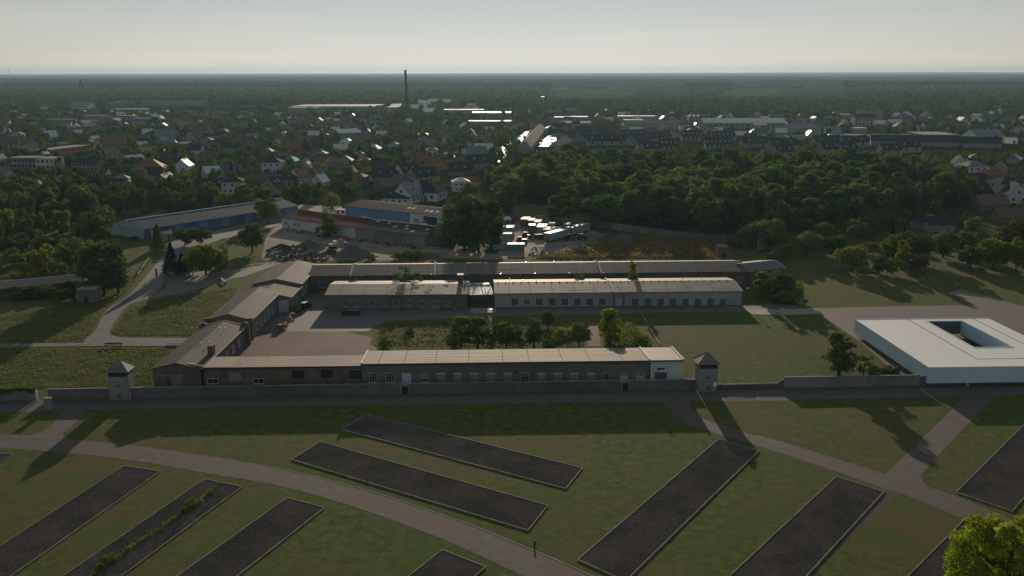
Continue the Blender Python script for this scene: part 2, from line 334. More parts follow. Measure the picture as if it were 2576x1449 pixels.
def parapet(parent,x,D,ze,zr,w=.5,h=.35,over=.5,ry=None,name='firewall_coping'):
    ry=D/2 if ry is None else ry
    s1=(zr-ze)/ry; s2=(zr-ze)/(D-ry)
    pr=[(-over,ze-over*s1-.2),(ry,zr-.2),(D+over,ze-over*s2-.2),(D+over,ze-over*s2+h),(ry,zr+h),(-over,ze-over*s1+h)]
    b=MB(); vs=[(x-w/2,y,z) for y,z in pr]+[(x+w/2,y,z) for y,z in pr]
    b.add(vs,[(0,1,7,6),(1,2,8,7),(2,3,9,8),(3,4,10,9),(4,5,11,10),(5,0,6,11),(0,5,4,1),(1,4,3,2),(6,7,10,11),(7,8,9,10)])
    return b.build(name,M['parapet'],parent)
def pipe(parent,x,y,z,h=.6,r=.07,name='vent_pipe'):
    return MB().tube([(x,y,z-.2),(x,y,z+h)],r,6).build(name,M['galv'],parent)

def setting():
    # ground sheet to the horizon (graded grid so it stays well shaped)
    xs=[-26000,-12000,-5000,-2000,-900,-400,-150,0,150,400,900,2000,5000,12000,26000]; ys=[-600,-100,60,180,320,520,900,1600,3000,6000,12000,26000]
    b=MB(); vs=[(x,y,0) for y in ys for x in xs]; n=len(xs)
    b.add(vs,[(j*n+i,j*n+i+1,(j+1)*n+i+1,(j+1)*n+i) for j in range(len(ys)-1) for i in range(n-1)])
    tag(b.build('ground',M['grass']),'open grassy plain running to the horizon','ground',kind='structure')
    wl0=(-150,202.3)
    # strip along the wall
    sheet('gravel_strip',[(-160,202),(-88,205.1),(41.3,210.8),(160,214.5)]+PX((2576,993),(2330,999),(2100,1004),(1960,1008),(1800,1009),(1600,1012),(1290,1015),(900,1020),(500,1026),(300,1030),(160,1034),(0,1038))+[(-160,196)],.014,M['strip'],'dark gravel strip along the foot of the perimeter wall','path')
    up=[(-60,1092),(0,1094),(82,1095.5),(162,1104.8),(300,1116.8),(425,1133),(644,1167),(831.5,1209),(954,1243),(1079,1284),(1214,1332),(1288,1363),(1388,1404),(1490,1449),(1560,1482)]
    lo=[(1370,1482),(1310,1447),(1219,1404),(1106.5,1354),(931.5,1289),(769,1239),(644,1211),(525,1191.8),(400,1169),(250,1148),(125,1135.5),(0,1126.8),(-60,1122)]
    sheet('ring_path',smooth(PX(*up))+smooth(PX(*lo)),.02,M['path'],'broad worn grey path curving across the lower left lawns','path')
    up=smooth(PX(*up)); lo2=[(x-.05,y-.22) for x,y in up]
    kb=MB()
    for i in range(len(up)-1):
        A,B=up[i],up[i+1]; dx,dy=B[0]-A[0],B[1]-A[1]; L=math.hypot(dx,dy); nx,ny=-dy/L*.11,dx/L*.11
        if 24<i<400 or i<5: kb.prism([(A[0]-nx,A[1]-ny),(B[0]-nx,B[1]-ny),(B[0]+nx,B[1]+ny),(A[0]+nx,A[1]+ny)],-.05,.06)
    tag(kb.build('path_kerb',M['concrete']),'pale kerb along the upper edge of the ring path','kerb',kind='structure')
    sheet('branch_path',PX((160,1030),(142,1055),(118,1080),(98,1089),(75,1098),(120,1112),(180,1108),(160,1098),(158,1090),(175,1078),(196,1058),(212,1040),(225,1028)),.026,M['path'],'short path joining the ring path to the wall strip beside the left watchtower','path')
    lo=[(1632,1000),(1655,1009),(1678,1022),(1708,1055),(1750,1076),(1788,1086),(1820,1097.5),(1932,1130),(2044,1167),(2107,1188),(2227,1230.5),(2270,1243),(2407,1299),(2482,1317),(2640,1378)]
    up=[(2640,1345),(2576,1319),(2407,1249),(2300,1214),(2227,1191.8),(2142,1167),(2057,1139),(1932,1101),(1888,1092.5),(1833,1073.7),(1785,1060),(1750,1042),(1733,1025),(1743,1012),(1790,1004)]
    sheet('winding_path',smooth(PX(*lo),3)+smooth(PX(*up),3),.02,M['path'],'grey path winding from the right watchtower down to the lower right','path')
    sheet('cross_path',PX((2215,1205),(2227,1191.8),(2259.5,1161.8),(2337,1086.8),(2399.5,1025),(2423,999),(2502,996),(2494.5,1005),(2447,1055),(2417,1086.8),(2347,1161.8),(2320,1194),(2317,1202),(2322,1211.8),(2337,1226.8),(2330,1240)),.027,M['path'],'pale path running diagonally from the wall strip to the winding path','path')
    sheet('trodden_track',PX((2215,1225),(2270,1240),(2215,1290),(2160,1330),(2120,1370),(2095,1370),(2150,1310),(2190,1265)),.012,mottled('trodden_grass',(.085,.07,.045),(.12,.095,.065),.3,.95,spec=.05),'faint brown trodden track crossing the lawn below the path junction','path')
    # compound yard
    sheet('courtyard_ground',[(-69.8,222),(-69.8,262),(-57,262)]+[(-46,262),(-38,256)]+PX((930,868),(960,880),(958,892))+[(-34.3,221)],.04,M['court'],'brown dirt courtyard with tyre tracks behind the low brick building','yard')
    sheet('service_yard',[(-69.8,262),(-69.8,312),(-57,312),(-57,288.6),(-13.6,289.2),(-13,312),(-5.4,312),(-5.3,290.2),(70.3,292.9),(86,293.4)]+[(87,285.2),(70,284.6),(30,281.8),(-5,279.5),(-18,276),(-36,274),(-40,262)],.05,M['asphalt'],'grey asphalt service yard and lane in front of the long workshops','yard')
    sheet('pale_slab_path',PX((1872,779),(1965,779),(1990,778),(2047,776),(2062,790),(1985,793),(1895,792)),.09,M['slab'],'pale stone slab path east of the long pale workshop','path')
    sheet('dirt_track',PX((1482,812),(1506,812),(1512,872),(1478,872)),.05,M['court'],'short brown dirt track between the garden trees','path')
    sheet('memorial_paving',PX((2045,776),(2200,772),(2454,768),(2417,750),(2380,738),(2420,728),(2640,790),(2640,965),(2300,958),(2260,945),(2165,862),(2082,805)),.065,M['brownpave'],'brown paved area around the white memorial hall','paving')
    # meadow roads on the left
    sheet('meadow_road',smooth(PX((478,867),(330,868),(212,866),(240,832),(268,780),(325,742),(400,655),(420,632),(436,602)),3)+smooth(PX((470,602),(452,640),(436,690),(400,728),(375,750),(325,767),(296,800),(281,822),(277,838),(288,845),(325,849.5),(478,851)),3),.05,M['asphalt'],'old asphalt road bending through the left meadow past the gate','road')
    sheet('rear_lane',PX((418,722),(424,690),(480,684),(590,669),(700,658),(705,664),(612,697),(585,701),(520,722),(465,738),(375,752)),.07,M['asphalt'],'asphalt lane leading along the rear of the compound','road')
    sheet('cross_lane',PX((-30,866),(210,863),(445,866),(450,871),(200,871.5),(-30,876)),.09,M['asphalt'],'narrow lane crossing the left meadow','road')
    sheet('works_yard',PX((655,655),(668,600),(700,560),(660,545),(690,530),(760,515),(860,520),(870,575),(1070,618),(1250,640),(1270,600),(1300,556),(1420,572),(1470,575),(1520,590),(1500,612),(1420,630),(1330,645),(1250,654),(1100,648),(1000,657),(760,659)),.04,M['yard'],'pale dirt works yard with spoil heaps and parked trailers','yard')
    sheet('warehouse_apron',PX((500,598),(560,575),(660,552),(752,534),(700,566),(640,590),(560,600),(460,640),(430,640)),.06,M['asphalt'],'asphalt apron in front of the long blue warehouse','yard')
    sheet('green_bank',PX((1296,518),(1330,512),(1420,528),(1500,548),(1560,560),(1510,566),(1400,558),(1290,543)),.06,M['lawn_bright'],'bright green bank behind the concrete boundary wall','lawn')
    sheet('garden_lawn',PX((1085,468),(1130,466),(1130,482),(1095,480)),.06,M['lawn_bright'],'small bright lawn beside the dark hipped house','lawn')
    sheet('town_street',PX((1233,407),(1262,370),(1290,350),(1325,330),(1340,322),(1352,324),(1318,350),(1280,385),(1258,408)),.08,M['road'],'sunlit town street between the terrace rows','road')
    sheet('terrace_car_park',PX((1350,385),(1362,355),(1380,341),(1400,342),(1400,360),(1392,385)),.08,M['road'],'sunlit car park beside the left terrace row','car park')
    sheet('dealer_yard',PX((2070,350),(2090,336),(2320,338),(2560,345),(2560,362),(2330,356)),.07,M['road'],'wide asphalt lot full of parked cars behind the dark terraces','car park')
    # low relief meadow (real bumps so the low sun rakes it)
    def relief(name,poly,step,amp,mat,label,seed,cat,z0=.02):
        P=poly; xs=[p[0] for p in P]; ys=[p[1] for p in P]; X=np.arange(min(xs),max(xs),step); Y=np.arange(min(ys),max(ys),step)
        gx,gy=np.meshgrid(X,Y); r=np.random.default_rng(seed); h=np.zeros_like(gx)
        for sc,a in ((6,.30),(2.6,.35),(1.2,.35)):
            nx,ny=int((max(xs)-min(xs))/sc)+3,int((max(ys)-min(ys))/sc)+3; g=r.random((ny,nx)); fx=(gx-min(xs))/sc; fy=(gy-min(ys))/sc
            i=fx.astype(int); j=fy.astype(int); tx=fx-i; ty=fy-j; tx=tx*tx*(3-2*tx); ty=ty*ty*(3-2*ty)
            h+=a*((g[j,i]*(1-tx)+g[j,i+1]*tx)*(1-ty)+(g[j+1,i]*(1-tx)+g[j+1,i+1]*tx)*ty)
        ins=inpoly(gx,gy,P)
        zz=z0+amp*np.clip(h-.35,0,1)*1.6; zz=np.where(shrinkmask(ins),zz,z0)
        idx=-np.ones(gx.shape,int); f=ins[:-1,:-1]&ins[1:,:-1]&ins[:-1,1:]&ins[1:,1:]
        use=np.zeros_like(ins); use[:-1,:-1]|=f; use[1:,:-1]|=f; use[:-1,1:]|=f; use[1:,1:]|=f
        idx[use]=np.arange(use.sum()); v=np.stack([gx[use],gy[use],zz[use]],1)
        j,i=np.nonzero(f); fs=np.stack([idx[j,i],idx[j,i+1],idx[j+1,i+1],idx[j+1,i]],1)
        me=npmesh(name,v,fs); me.materials.append(mat); o=link(name,me); return tag(o,label,cat,kind='structure')
    relief('near_meadow',PX((-20,878),(448,873),(384,965),(330,975),(-20,981)),.45,.24,M['meadow'],'rough tufted grass between the narrow lane and the perimeter wall',3,'meadow',.03)
    relief('middle_meadow',PX((300,846),(277,838),(335,768),(400,752),(520,735),(600,722),(560,790),(500,845)),.45,.25,M['meadow'],'rough tufted meadow enclosed by the bend of the road',4,'meadow',.03)
    relief('left_meadow',PX((-30,862),(-30,800),(120,780),(240,752),(330,690),(370,660),(388,650),(320,735),(262,780),(234,832),(206,861)),.5,.26,M['meadow'],'rough grass on the far left side of the road',5,'meadow',.03)
    relief('garden_patch',PX((955,815),(1470,806),(1470,872),(960,872)),.5,.14,M['meadow'],'overgrown grass in the inner garden',6,'meadow',.03)
    relief('garden_patch',PX((1515,820),(1600,815),(1650,866),(1520,872)),.5,.3,M['meadow'],'overgrown grass at the right end of the inner garden',8,'meadow',.03)
    relief('dry_weed_field',PX((1515,600),(1600,592),(1700,600),(1805,612),(1800,650),(1500,652),(1330,652),(1500,625)),.7,.5,M['weeds'],'reddish dry weed field behind the long grey building',7,'weeds',.05)
    relief('verge',PX((500,662),(650,640),(668,652),(1330,655),(1800,652),(1800,656),(700,662),(520,690)),.7,.25,M['meadow'],'green verge behind the long grey building',9,'verge',.03)
    # distant fields
    for p,c,lb in ((((1395,250),(1560,253),(1600,232),(1480,226),(1400,236)),'lawn_bright','pale green far pasture below the skyline'),(((1380,226),(1530,228),(1560,219),(1400,219)),'lawn_bright','narrow green far field above the pale pasture'),(((1605,248),(1735,248),(1722,222),(1620,224)),'grass','dull green far field right of the pale pasture'),(((1800,247),(1980,248),(1960,224),(1850,219)),'lawn_bright','long green far field on the right'),(((1985,248),(2125,246),(2120,222),(1970,224)),'grass','dull green far field at the right end of the green one')):
        sheet('far_field',PX(*p),.3,M[c],lb,'field')
def pip(x,y,P):
    r=False; x2,y2=P[-1]
    for x1,y1 in P:
        if (y1>y)!=(y2>y) and x<(x2-x1)*(y-y1)/(y2-y1)+x1: r=not r
        x2,y2=x1,y1
    return r
def inpoly(x,y,P):
    x=np.asarray(x,float); y=np.asarray(y,float); r=np.zeros(x.shape,bool); n=len(P)
    for i in range(n):
        x1,y1=P[i]; x2,y2=P[(i+1)%n]
        if y1==y2: continue
        c=((y1>y)!=(y2>y))&(x<(x2-x1)*(y-y1)/(y2-y1)+x1); r^=c
    return r
def shrinkmask(m,k=2):
    for _ in range(k):
        a=m.copy(); a[1:]&=m[:-1]; a[:-1]&=m[1:]; a[:,1:]&=m[:,:-1]; a[:,:-1]&=m[:,1:]; a[0]=a[-1]=False; a[:,0]=a[:,-1]=False; m=a
    return m
def npmesh(name,v,f):
    me=bpy.data.meshes.new(name); v=np.ascontiguousarray(v,dtype=np.float32); f=np.ascontiguousarray(f,dtype=np.int32); k=f.shape[1]
    me.vertices.add(len(v)); me.vertices.foreach_set('co',v.ravel()); me.loops.add(f.size); me.loops.foreach_set('vertex_index',f.ravel())
    me.polygons.add(len(f)); me.polygons.foreach_set('loop_start',np.arange(0,f.size,k,dtype=np.int32)); me.update(calc_edges=True); return me

# ---------------------------------------------------------------- barrack plots
def plots():
    def plot(c0,c1,c2,L,label):
        """c0 corner, c1 along the short side, c2 along the long side"""
        A=Vector(at(*c0)); e=Vector(at(*c1))-A; w=e.length; e.normalize(); n=(Vector(at(*c2))-A).normalized()
        r=thing('barrack_plot',label,'gravel plot',(A.x,A.y,0),0,'gravel plots marking the former barracks'); k=.14
        def P(s,t): q=e*s+n*t; return (q.x,q.y)
        MB().prism([P(k,k),P(w-k,k),P(w-k,L-k),P(k,L-k)],-.1,.10).build('gravel_bed',M['slag'],r)
        for q in (((0,0),(w,0),(w,k),(0,k)),((0,L-k),(w,L-k),(w,L),(0,L)),((0,k),(k,k),(k,L-k),(0,L-k)),((w-k,k),(w,k),(w,L-k),(w-k,L-k))):
            MB().prism([P(*a) for a in q],-.1,.2).build('kerb',M['kerb'],r)
    plot((311,1173),(405,1187),(0,1375),52,'leftmost full gravel plot, left of the one split by a row of weeds')
    plot((516,1206),(610,1226),(160,1449),52,'dark gravel plot in the lower left split down the middle by a row of weeds')
    plot((722,1253),(818,1279),(448,1449),52,'dark gravel plot right of the weedy one, running off the bottom left')
    plot((1112.5,1384),(1223,1428),(1030,1449),52,'gravel plot cut by the bottom edge below the ring path')
    plot((733,1158),(804,1112),(1326,1336),52,'long gravel plot between the ring path and the half shaded plot')
    plot((860,1082),(921,1043),(1422,1231),52,'long gravel plot whose left end lies in the building shadow')
    plot((1808,1105),(1910,1136),(1451,1411),57.3,'long gravel plot crossed at its upper end by the right watchtower shadow')
    plot((2103,1200),(2225,1239),(1836,1449),52,'long gravel plot just below the right path junction')
    plot((2404,1240),(2547,1289),(2558,1087),52,'gravel plot above the winding path at the right edge')
    plot((2423,1310),(2560,1362),(2284.5,1449),52,'gravel plot half hidden by the big tree in the lower right corner')
    plot((36,1144),(-60,1139.5),(0,1167),52,'corner of a gravel plot at the left edge below the ring path')

# ---------------------------------------------------------------- perimeter wall and towers
WY=lambda x:205.2+(x+88)*.0445
def wallseg(name,label,x0,x1,h,mat='wallgrey',cat='wall',group=None,t=.4,cope=True,panelw=2.5):
    A=(x0,WY(x0)); B=(x1,WY(x1)); rz,L=frame2(A,B); r=thing(name,label,cat,A,rz,group)
    b=MB(); b.box(0,L,0,t,-.3,h); b.build('wall_body',M[mat],r)
    if cope:
        MB().box(-.0,L,-.06,t+.06,h+.003,h+.10).build('coping',M['concrete'],r)
        n=max(int(L/panelw),1); b=MB()
        for i in range(n): b.box((i+.5)*L/n-.12,(i+.5)*L/n+.12,-.07,-.002,0,h-.05)
        b.build('pilasters',M[mat],r)
    return r,L
def compound_wall():
    D1=onx(1019,985); D2=onx(1573,983)
    wallseg('perimeter_wall','grey concrete perimeter wall section between the white post and the left watchtower',onx(122,1004),-88.1,2.4)
    wallseg('perimeter_wall','long grey perimeter wall section from the left watchtower to the left doorway',-83.7,D1-1.0,2.4)
    wallseg('perimeter_wall','grey perimeter wall section between the two doorways in front of the brown building',D1+1.0,D2-.9,2.35)
    wallseg('perimeter_wall','short grey perimeter wall section between the right doorway and the right watchtower',D2+.9,41.3,2.3)
    for x,lb in ((D1,'left doorway through the perimeter wall with concrete jambs'),(D2,'right doorway through the perimeter wall with concrete jambs')):
        r=thing('wall_gateway',lb,'doorway',(x,WY(x)),math.atan(.0445),'doorways through the perimeter wall')
        MB().box(-1.0,-.72,-.12,.55,-.2,2.45).build('jamb',M['concrete'],r); MB().box(.72,1.0,-.12,.55,-.2,2.45).build('jamb',M['concrete'],r)
        MB().box(-.72,.72,.12,.2,0.02,1.75).build('door_leaf',M['dark'],r)
    # ivy wall on the far left
    r,L=wallseg('perimeter_wall','ivy-topped concrete wall section left of the white post',-135,onx(90,1003),2.6,'concrete')
    # overgrown part
    b=MB(); rr=random.Random(5)
    for _ in range(5200):
        x=rr.uniform(0,L); z=2.75-abs(rr.gauss(0,.55))*(1 if math.sin(x*1.1)+math.sin(x*.37)>-.2 else .35); y=rr.choice((-.18,-.1,.2,.5))+rr.uniform(-.1,.1); s=rr.uniform(.10,.2)
        a=rr.uniform(0,6.3); c,sn=math.cos(a)*s,math.sin(a)*s
        b.add([(x-c,y,z-sn),(x+sn,y-.05,z-c),(x+c,y,z+sn),(x-sn,y+.05,z+c)],[(0,1,2,3)])
    tag(link('ivy',b.mesh('ivy',M['leaf_dark'])),'dark ivy hanging over the far left wall section','ivy',kind='stuff')
    o=bpy.data.objects['ivy']; o.location=r.location; o.rotation_euler=r.rotation_euler
    # ruined low wall
    x0,x1=43.6,onx(1972,976)
    A=(x0,WY(x0)); B=(x1,WY(x1)); rz,L=frame2(A,B); r=thing('ruined_wall','low crumbling brick remnant of the wall right of the right watchtower','wall',A,rz)
    rr=random.Random(3); prof=[(0,-.2),(L,-.2)]; n=60; tops=[]
    for i in range(n+1):
        x=L*(1-i/n); hh=1.0+rr.uniform(-.16,.16)+(1.2*max(0,(x-L*.9)/(L*.1)))
        tops.append((x,hh))
    b=MB(); b.xz(prof+tops,0,.5); b.build('wall_body',M['brick'],r)
    b=MB()
    for i in range(90):
        x=rr.uniform(0,L); b.box(x,x+rr.uniform(.2,.6),rr.uniform(-.08,.1),rr.uniform(.3,.6),.9,1.0+rr.uniform(.02,.22))
    b.build('broken_stones',M['concrete'],r)
    b=MB()
    for x,hh in ((3.6,1.9),(9.4,2.0)):
        b.tube([(x,-.5,0),(x,-.5,hh)],.05,6)
    b.box(3.6,9.4,-.52,-.48,1.2,1.26); b.build('rail_posts',M['galv'],r)
    r,L=wallseg('perimeter_wall','grey concrete wall section in front of the right-hand trees',x1,onx(2312,975),2.5,'concrete')
    # memorial wall panels
    xs=onx(2312,975); A=(xs,WY(xs)); rz,_=frame2(A,(xs+10,WY(xs+10)))
    r=thing('memorial_wall','dark panelled wall under the front edge of the white hall','wall',A,rz)
    for k in range(8):
        MB().box(k*8.4+.05,k*8.4+8.3,0,.35,-.2,2.25).build('wall_panel',M['darkpanel'],r)
    r=thing('display_column','pale upright stone stele standing before the dark memorial wall','stele',(onx(2429,975),WY(onx(2429,975))-.6),rz)
    MB().box(-.3,.3,-.15,.15,.15,2.2).build('shaft',M['galvp'],r); MB().box(-.4,.4,-.25,.25,-.05,.15).build('foot',M['concrete'],r)
    # marker line
    p=PX((2312,976),(2372,1021)); rz,L=frame2(*p)
    tag(MB().box(0,L,-.12,.12,0,.14).build('marker_kerb',M['kerb']),'thin pale kerb line running diagonally from the right wall corner','kerb').location=(*p[0],.0)
    bpy.data.objects['marker_kerb'].rotation_euler=(0,0,rz)
    # white post and concrete pillar on the left, line to them
    x=onx(96,1003); r=thing('white_post','tall white post at the end of the ivy-topped wall','post',(x,WY(x)-.3)); MB().box(-.2,.2,-.2,.2,-.1,2.5).build('shaft',M['white'],r); MB().box(-.24,.24,-.24,.24,2.503,2.58).build('cap',M['kerb'],r)
    x,y=at(123,1030); r=thing('concrete_pillar','weathered square concrete gate pillar on the strip left of the left watchtower','pillar',(x,y)); MB().box(-.75,.75,-.5,.5,-.1,2.5).build('shaft',M['concrete'],r); MB().prism([(-.85,-.6),(.85,-.6),(.85,.6),(-.85,.6)],2.503,2.62).build('cap',M['kerb'],r)
    p=PX((93,1003),(52,1034)); rz,L=frame2(*p); o=tag(MB().box(0,L,-.08,.08,0,.12).build('marker_kerb',M['kerb']),'thin pale kerb line running from the white post across the strip','kerb'); o.location=(*p[0],0); o.rotation_euler=(0,0,rz)
    # bollard on the lawn
    x,y=at(1345,1371); r=thing('wooden_marker_post','small dark post on the lawn beside the ring path','post',(x,y)); MB().box(-.14,.14,-.1,.1,-.1,.7).build('shaft',M['dark'],r); MB().box(-.17,.17,-.13,.13,.703,.76).build('cap',M['dark'],r)
def onx(u,v):
    """x where the sightline meets the wall front line"""
    x,y=at(u,v); 
    for _ in range(20): x=x/y*WY(x); y=WY(x)
    return x
def tower(x,y,rz,label):
    r=thing('watchtower',label,'watchtower',(x,y),rz,'watchtowers on the perimeter wall')
    w=1.98
    b=MB(); b.add([(-w-.1,-w-.1,-.2),(w+.1,-w-.1,-.2),(w+.1,w+.1,-.2),(-w-.1,w+.1,-.2),(-w,-w,5.35),(w,-w,5.35),(w,w,5.35),(-w,w,5.35)],[(0,3,2,1),(4,5,6,7),(0,1,5,4),(1,2,6,5),(2,3,7,6),(3,0,4,7)])
    b.build('tower_body',M['towerp'],r)
    # observation storey: dark window band with corner posts
    MB().box(-w+.12,w-.12,-w+.12,w-.12,5.353,6.70).build('lookout_windows',M['glass'],r)
    b=MB()
    for sx in (-1,1):
        for sy in (-1,1): b=MB(); b.box(min(sx*w,sx*(w-.3)),max(sx*w,sx*(w-.3)),min(sy*w,sy*(w-.3)),max(sy*w,sy*(w-.3)),5.35,6.73); b.build('corner_post',M['steel'],r)
    for k in (-.6,.6):
        b=MB(); b.box(k-.06,k+.06,-w+.02,-w+.11,5.35,6.72); b.build('mullion',M['steel'],r); b=MB(); b.box(k-.06,k+.06,w-.11,w-.02,5.35,6.72); b.build('mullion',M['steel'],r)
    e=2.55; zt=8.7
    b=MB(); b.add([(-e,-e,6.45),(e,-e,6.45),(e,e,6.45),(-e,e,6.45),(0,0,zt),(-w,-w,6.73),(w,-w,6.73),(w,w,6.73),(-w,w,6.73)],[(0,1,4),(1,2,4),(2,3,4),(3,0,4),(1,0,5,6),(2,1,6,7),(3,2,7,8),(0,3,8,5),(5,8,7,6)])
    ro=b.build('roof',M['felt_grey'],r)
    b=MB()
    for sx,sy in ((1,1),(1,-1),(-1,1),(-1,-1)): b.tube([(sx*e,sy*e,6.49),(0,0,zt+.03)],.06,5)
    b.build('hip_ridges',M['concrete'],ro)
    panel('door',r,.1,.0,1.0,1.5,'concrete',-w-.06,label=None)
    panel('slit_window',r,0,3.2,.9,.25,'dark',-w-.0); panel('slit_window',r,0,.75,.8,.18,'dark',-w-.10)
    b=MB(); b.tube([(w+.08,-w+.2,0),(w+.08,-w+.2,6.3)],.06,6); b.build('downpipe',M['steel'],r)
    return r
def towers():
    cy=math.atan(.0445)
    r=tower(-85.9,206.3,cy,'square grey watchtower with pyramid roof, the left one, beside the left wing')
    r=tower(43.6,211.3,cy,'square grey watchtower with pyramid roof, the right one, beside the white end building')
    s,z=2,1.6
    MB().box(1.1,1.9,-2.28,-2.19,1.3,2.3).build('notice_board',M['white'],r)
# ---------------------------------------------------------------- the walled compound's buildings
def roof_patches(ro,L,fz,y0,y1,n,seed,mats=('felt_patch','felt_patch2')):
    """re-laid strips of roofing felt, one mesh per tone"""
    rr=random.Random(seed); bs=[MB() for _ in mats]
    for k in range(n):
        b=bs[rr.randrange(len(bs))]; w=rr.uniform(3,14); x=rr.uniform(.3,max(L-w-.3,.4)); y=rr.uniform(y0,y1-1.); d=rr.choice((.5,1.,1.))
        z=lambda q:fz(q)+.012+.002*k/n
        b.add([(x,y,z(y)),(x+w,y,z(y)),(x+w,y+d,z(y+d)),(x,y+d,z(y+d))],[(0,1,2,3)])
    for b,m in zip(bs,mats):
        if b.v: b.build('felt_patches',M[m],ro)
    for k in range(int(L/7)):
        x=3.5+k*7+rr.uniform(-1,1); b=MB()
        if x<L-1: b.add([(x,y0,fz(y0)+.02),(x+.1,y0,fz(y0)+.02),(x+.1,y1,fz(y1)+.02),(x,y1,fz(y1)+.02)],[(0,1,2,3)]).build('felt_seam',M['seam'],ro)
def compound():
    # --- front building (main, brown) : nearly flat single pitch roof falling to the back
    FY=lambda x:210.9+(x+80)*.0356
    def mono(name,label,cat,x0,x1,D,z0,z1,wm,rm,dy=0.):
        A=(x0,FY(x0)+dy); B=(x1,FY(x1)+dy); rz,L=frame2(A,B); r=thing(name,label,cat,A,rz)
        MB().yz([(0,-.3),(D,-.3),(D,z1),(0,z0)],0,L).build('wall',M[wm],r)
        b=MB(); b.yz([(-.45,z0+.003+.45*(z0-z1)/D),(D+.3,z1+.003-.3*(z0-z1)/D),(D+.3,z1+.17-.3*(z0-z1)/D),(-.45,z0+.17+.45*(z0-z1)/D)],-.02,L+.02); ro=b.build('roof',M[rm],r)
        MB().box(0,L,-.58,-.46,z0-.10,z0+.13).build('gutter',M['seam'],ro)
        return r,A,B,L,ro
    z0,z1=5.62,4.7
    xm0=-34.0; xm1=31.3; xe=39.0
    r,A,B,L,ro=mono('workshop_building','long brown-grey rendered workshop with pale felt roof in front, just behind the perimeter wall','building',xm0,xm1,13.2,z0,z1,'plaster','felt_light')
    parapet_flat(r,-.0,13.2,z0,z1); parapet_flat(r,L,13.2,z0,z1)
    roof_patches(ro,L,lambda y:z0+.17-(z0-z1)*y/13.2,-.3,13.,46,2,('felt_patch3','felt_patch4'))
    Y=960
    def W(u,kind,w=1.85,h=2.2,vb=961):
        s,z=onwall(A,B,u,vb); return s,z
    for u in (939,982): s,z=W(u,0); win(r,s,z,1.9,2.15)
    s,z=W(1023,0); panel('door',r,s,z-1.1,1.9,3.15,'doorwhite',frame='frame')
    s,z=W(1067,0); f=win(r,s,z,1.85,2.1,'cross'); MB().box(s-.9,s+.9,-.11,-.072,z+.65,z+2.12).build('roller_shutter',M['shutter'],f)
    for u in (1109.5,1151.5,1193,1235,1277,1361.5,1403,1444.5,1487): 
        s,z=W(u,0); o=panel('shutter',r,s,z,1.85,2.05,'shutter'); MB().box(s-.98,s+.98,-.16,-.062,z+1.9,z+2.18).build('shutter_box',M['frame'],o)
    s,z=W(1319,0); f=win(r,s,z-.1,1.9,2.3,'cross'); 
    s,z=W(1527,0); win(r,s,z,1.9,2.15)
    for u in (1569,1610.5):
        s,z=W(u,0); o=panel('door',r,s,z-.1-(.9 if u<1600 else 0),1.85,1.45+(.9 if u<1600 else 0),'doorwhite'); win(r,s,z+1.38,1.9,.85,'cross')
    s,z=onwall(A,B,1297,938); panel('vent_grille',r,s,z,.45,.5,'dark')
    # --- white end
    r,A,B,L,ro=mono('annex_building','short white rendered end block with flat brown roof beside the right watchtower','building',xm1+.3,xe,13.2,z0+.02,z1,'white_plaster','felt')
    parapet_flat(r,L,13.2,z0,z1)
    s,z=onwall(A,B,1661.5,961); panel('gate_door',r,s,z-1.0,2.6,3.1,'darkshutter',frame='concrete'); panel('lintel',r,s,z+2.15,3.4,.28,'concrete',th=.14)
    s,z=onwall(A,B,1662.5,930); panel('sign_slot',r,s,z,1.7,.42,'dark')
    # --- low patched brick building
    r,A,B,L,ro=mono('brick_workshop','low dark patched brick building with pinkish felt roof joining the left wing','building',-69.3,xm0-.3,9.,5.2,4.85,'patchbrick','felt_tan')
    MB().yz([(-.47,5.40),(9.32,4.99),(9.32,5.04),(-.47,5.45)],0,6.2).build('darker_roof_strip',M['felt'],ro)
    for u,vb,k in ((536,965,'w'),(651,965,'w'),(750,950,'b'),(822,948,'b'),(893,950,'b'),(700,958,'b'),(592,958,'b')):
        s,z=onwall(A,B,u,vb)
        if k=='w': win(r,s,z,2.4,1.2,'half')
        else: panel('bricked_opening',r,s,z-.2,2.6,1.9,'redbrick' if u==700 else 'dark' if u!=592 else 'concrete',th=.05); panel('lintel',r,s,z+1.75,3.2,.25,'concrete',th=.1)
    # --- left wing: four segments stepping back
    def seg(name,label,xl,xr,y0,y1,ze,zr,wm,rm,wins=(),group='left wing segments'):
        A=(xr,y0); B=(xr,y1); rz,L=frame2(A,B); D=xr-xl
        r=thing(name,label,'building',A,rz,group)
        MB().yz([(0,-.3),(D,-.3),(D,ze),(D/2,zr),(0,ze)],0,L).build('wall',M[wm],r)
        ro=gable_roof(L,D,ze,zr,.4,.15).build('roof',M[rm],r)
        MB().tube([(-.1,-.45,ze+.02),(L+.1,-.45,ze+.02)],.09,5).build('gutter',M['galv'],ro)
        for s,z,w,h in wins: win(r,s,z,w,h,'cross')
        return r,ro,L,D
    r,ro,L,D=seg('building_wing','front segment of the left wing, a brick block with antennas on its dark roof',-80.6,-69.9,211.0,248.5,5.05,6.35,'brick','felt_y',[(s,1.3,1.7,1.9) for s in (16,21,26,31.5)])
    # chimney, aerials, roof parapet on the wing
    MB().box(10.2,11.9,.05,1.4,4.2,7.5).build('chimney',M['brick'],ro)
    for s,y in ((15,4.6),(15.6,2.8),(29.5,4.4),(29,2.9)):
        b=MB(); b.tube([(s,y,5.3),(s,y,7.2)],.045,5); b.tube([(s-.9,y,6.9),(s+.9,y,6.9)],.03,4); b.tube([(s,y-.5,6.6),(s,y+.5,6.6)],.03,4); b.build('aerial',M['galv'],ro)
    b=MB()
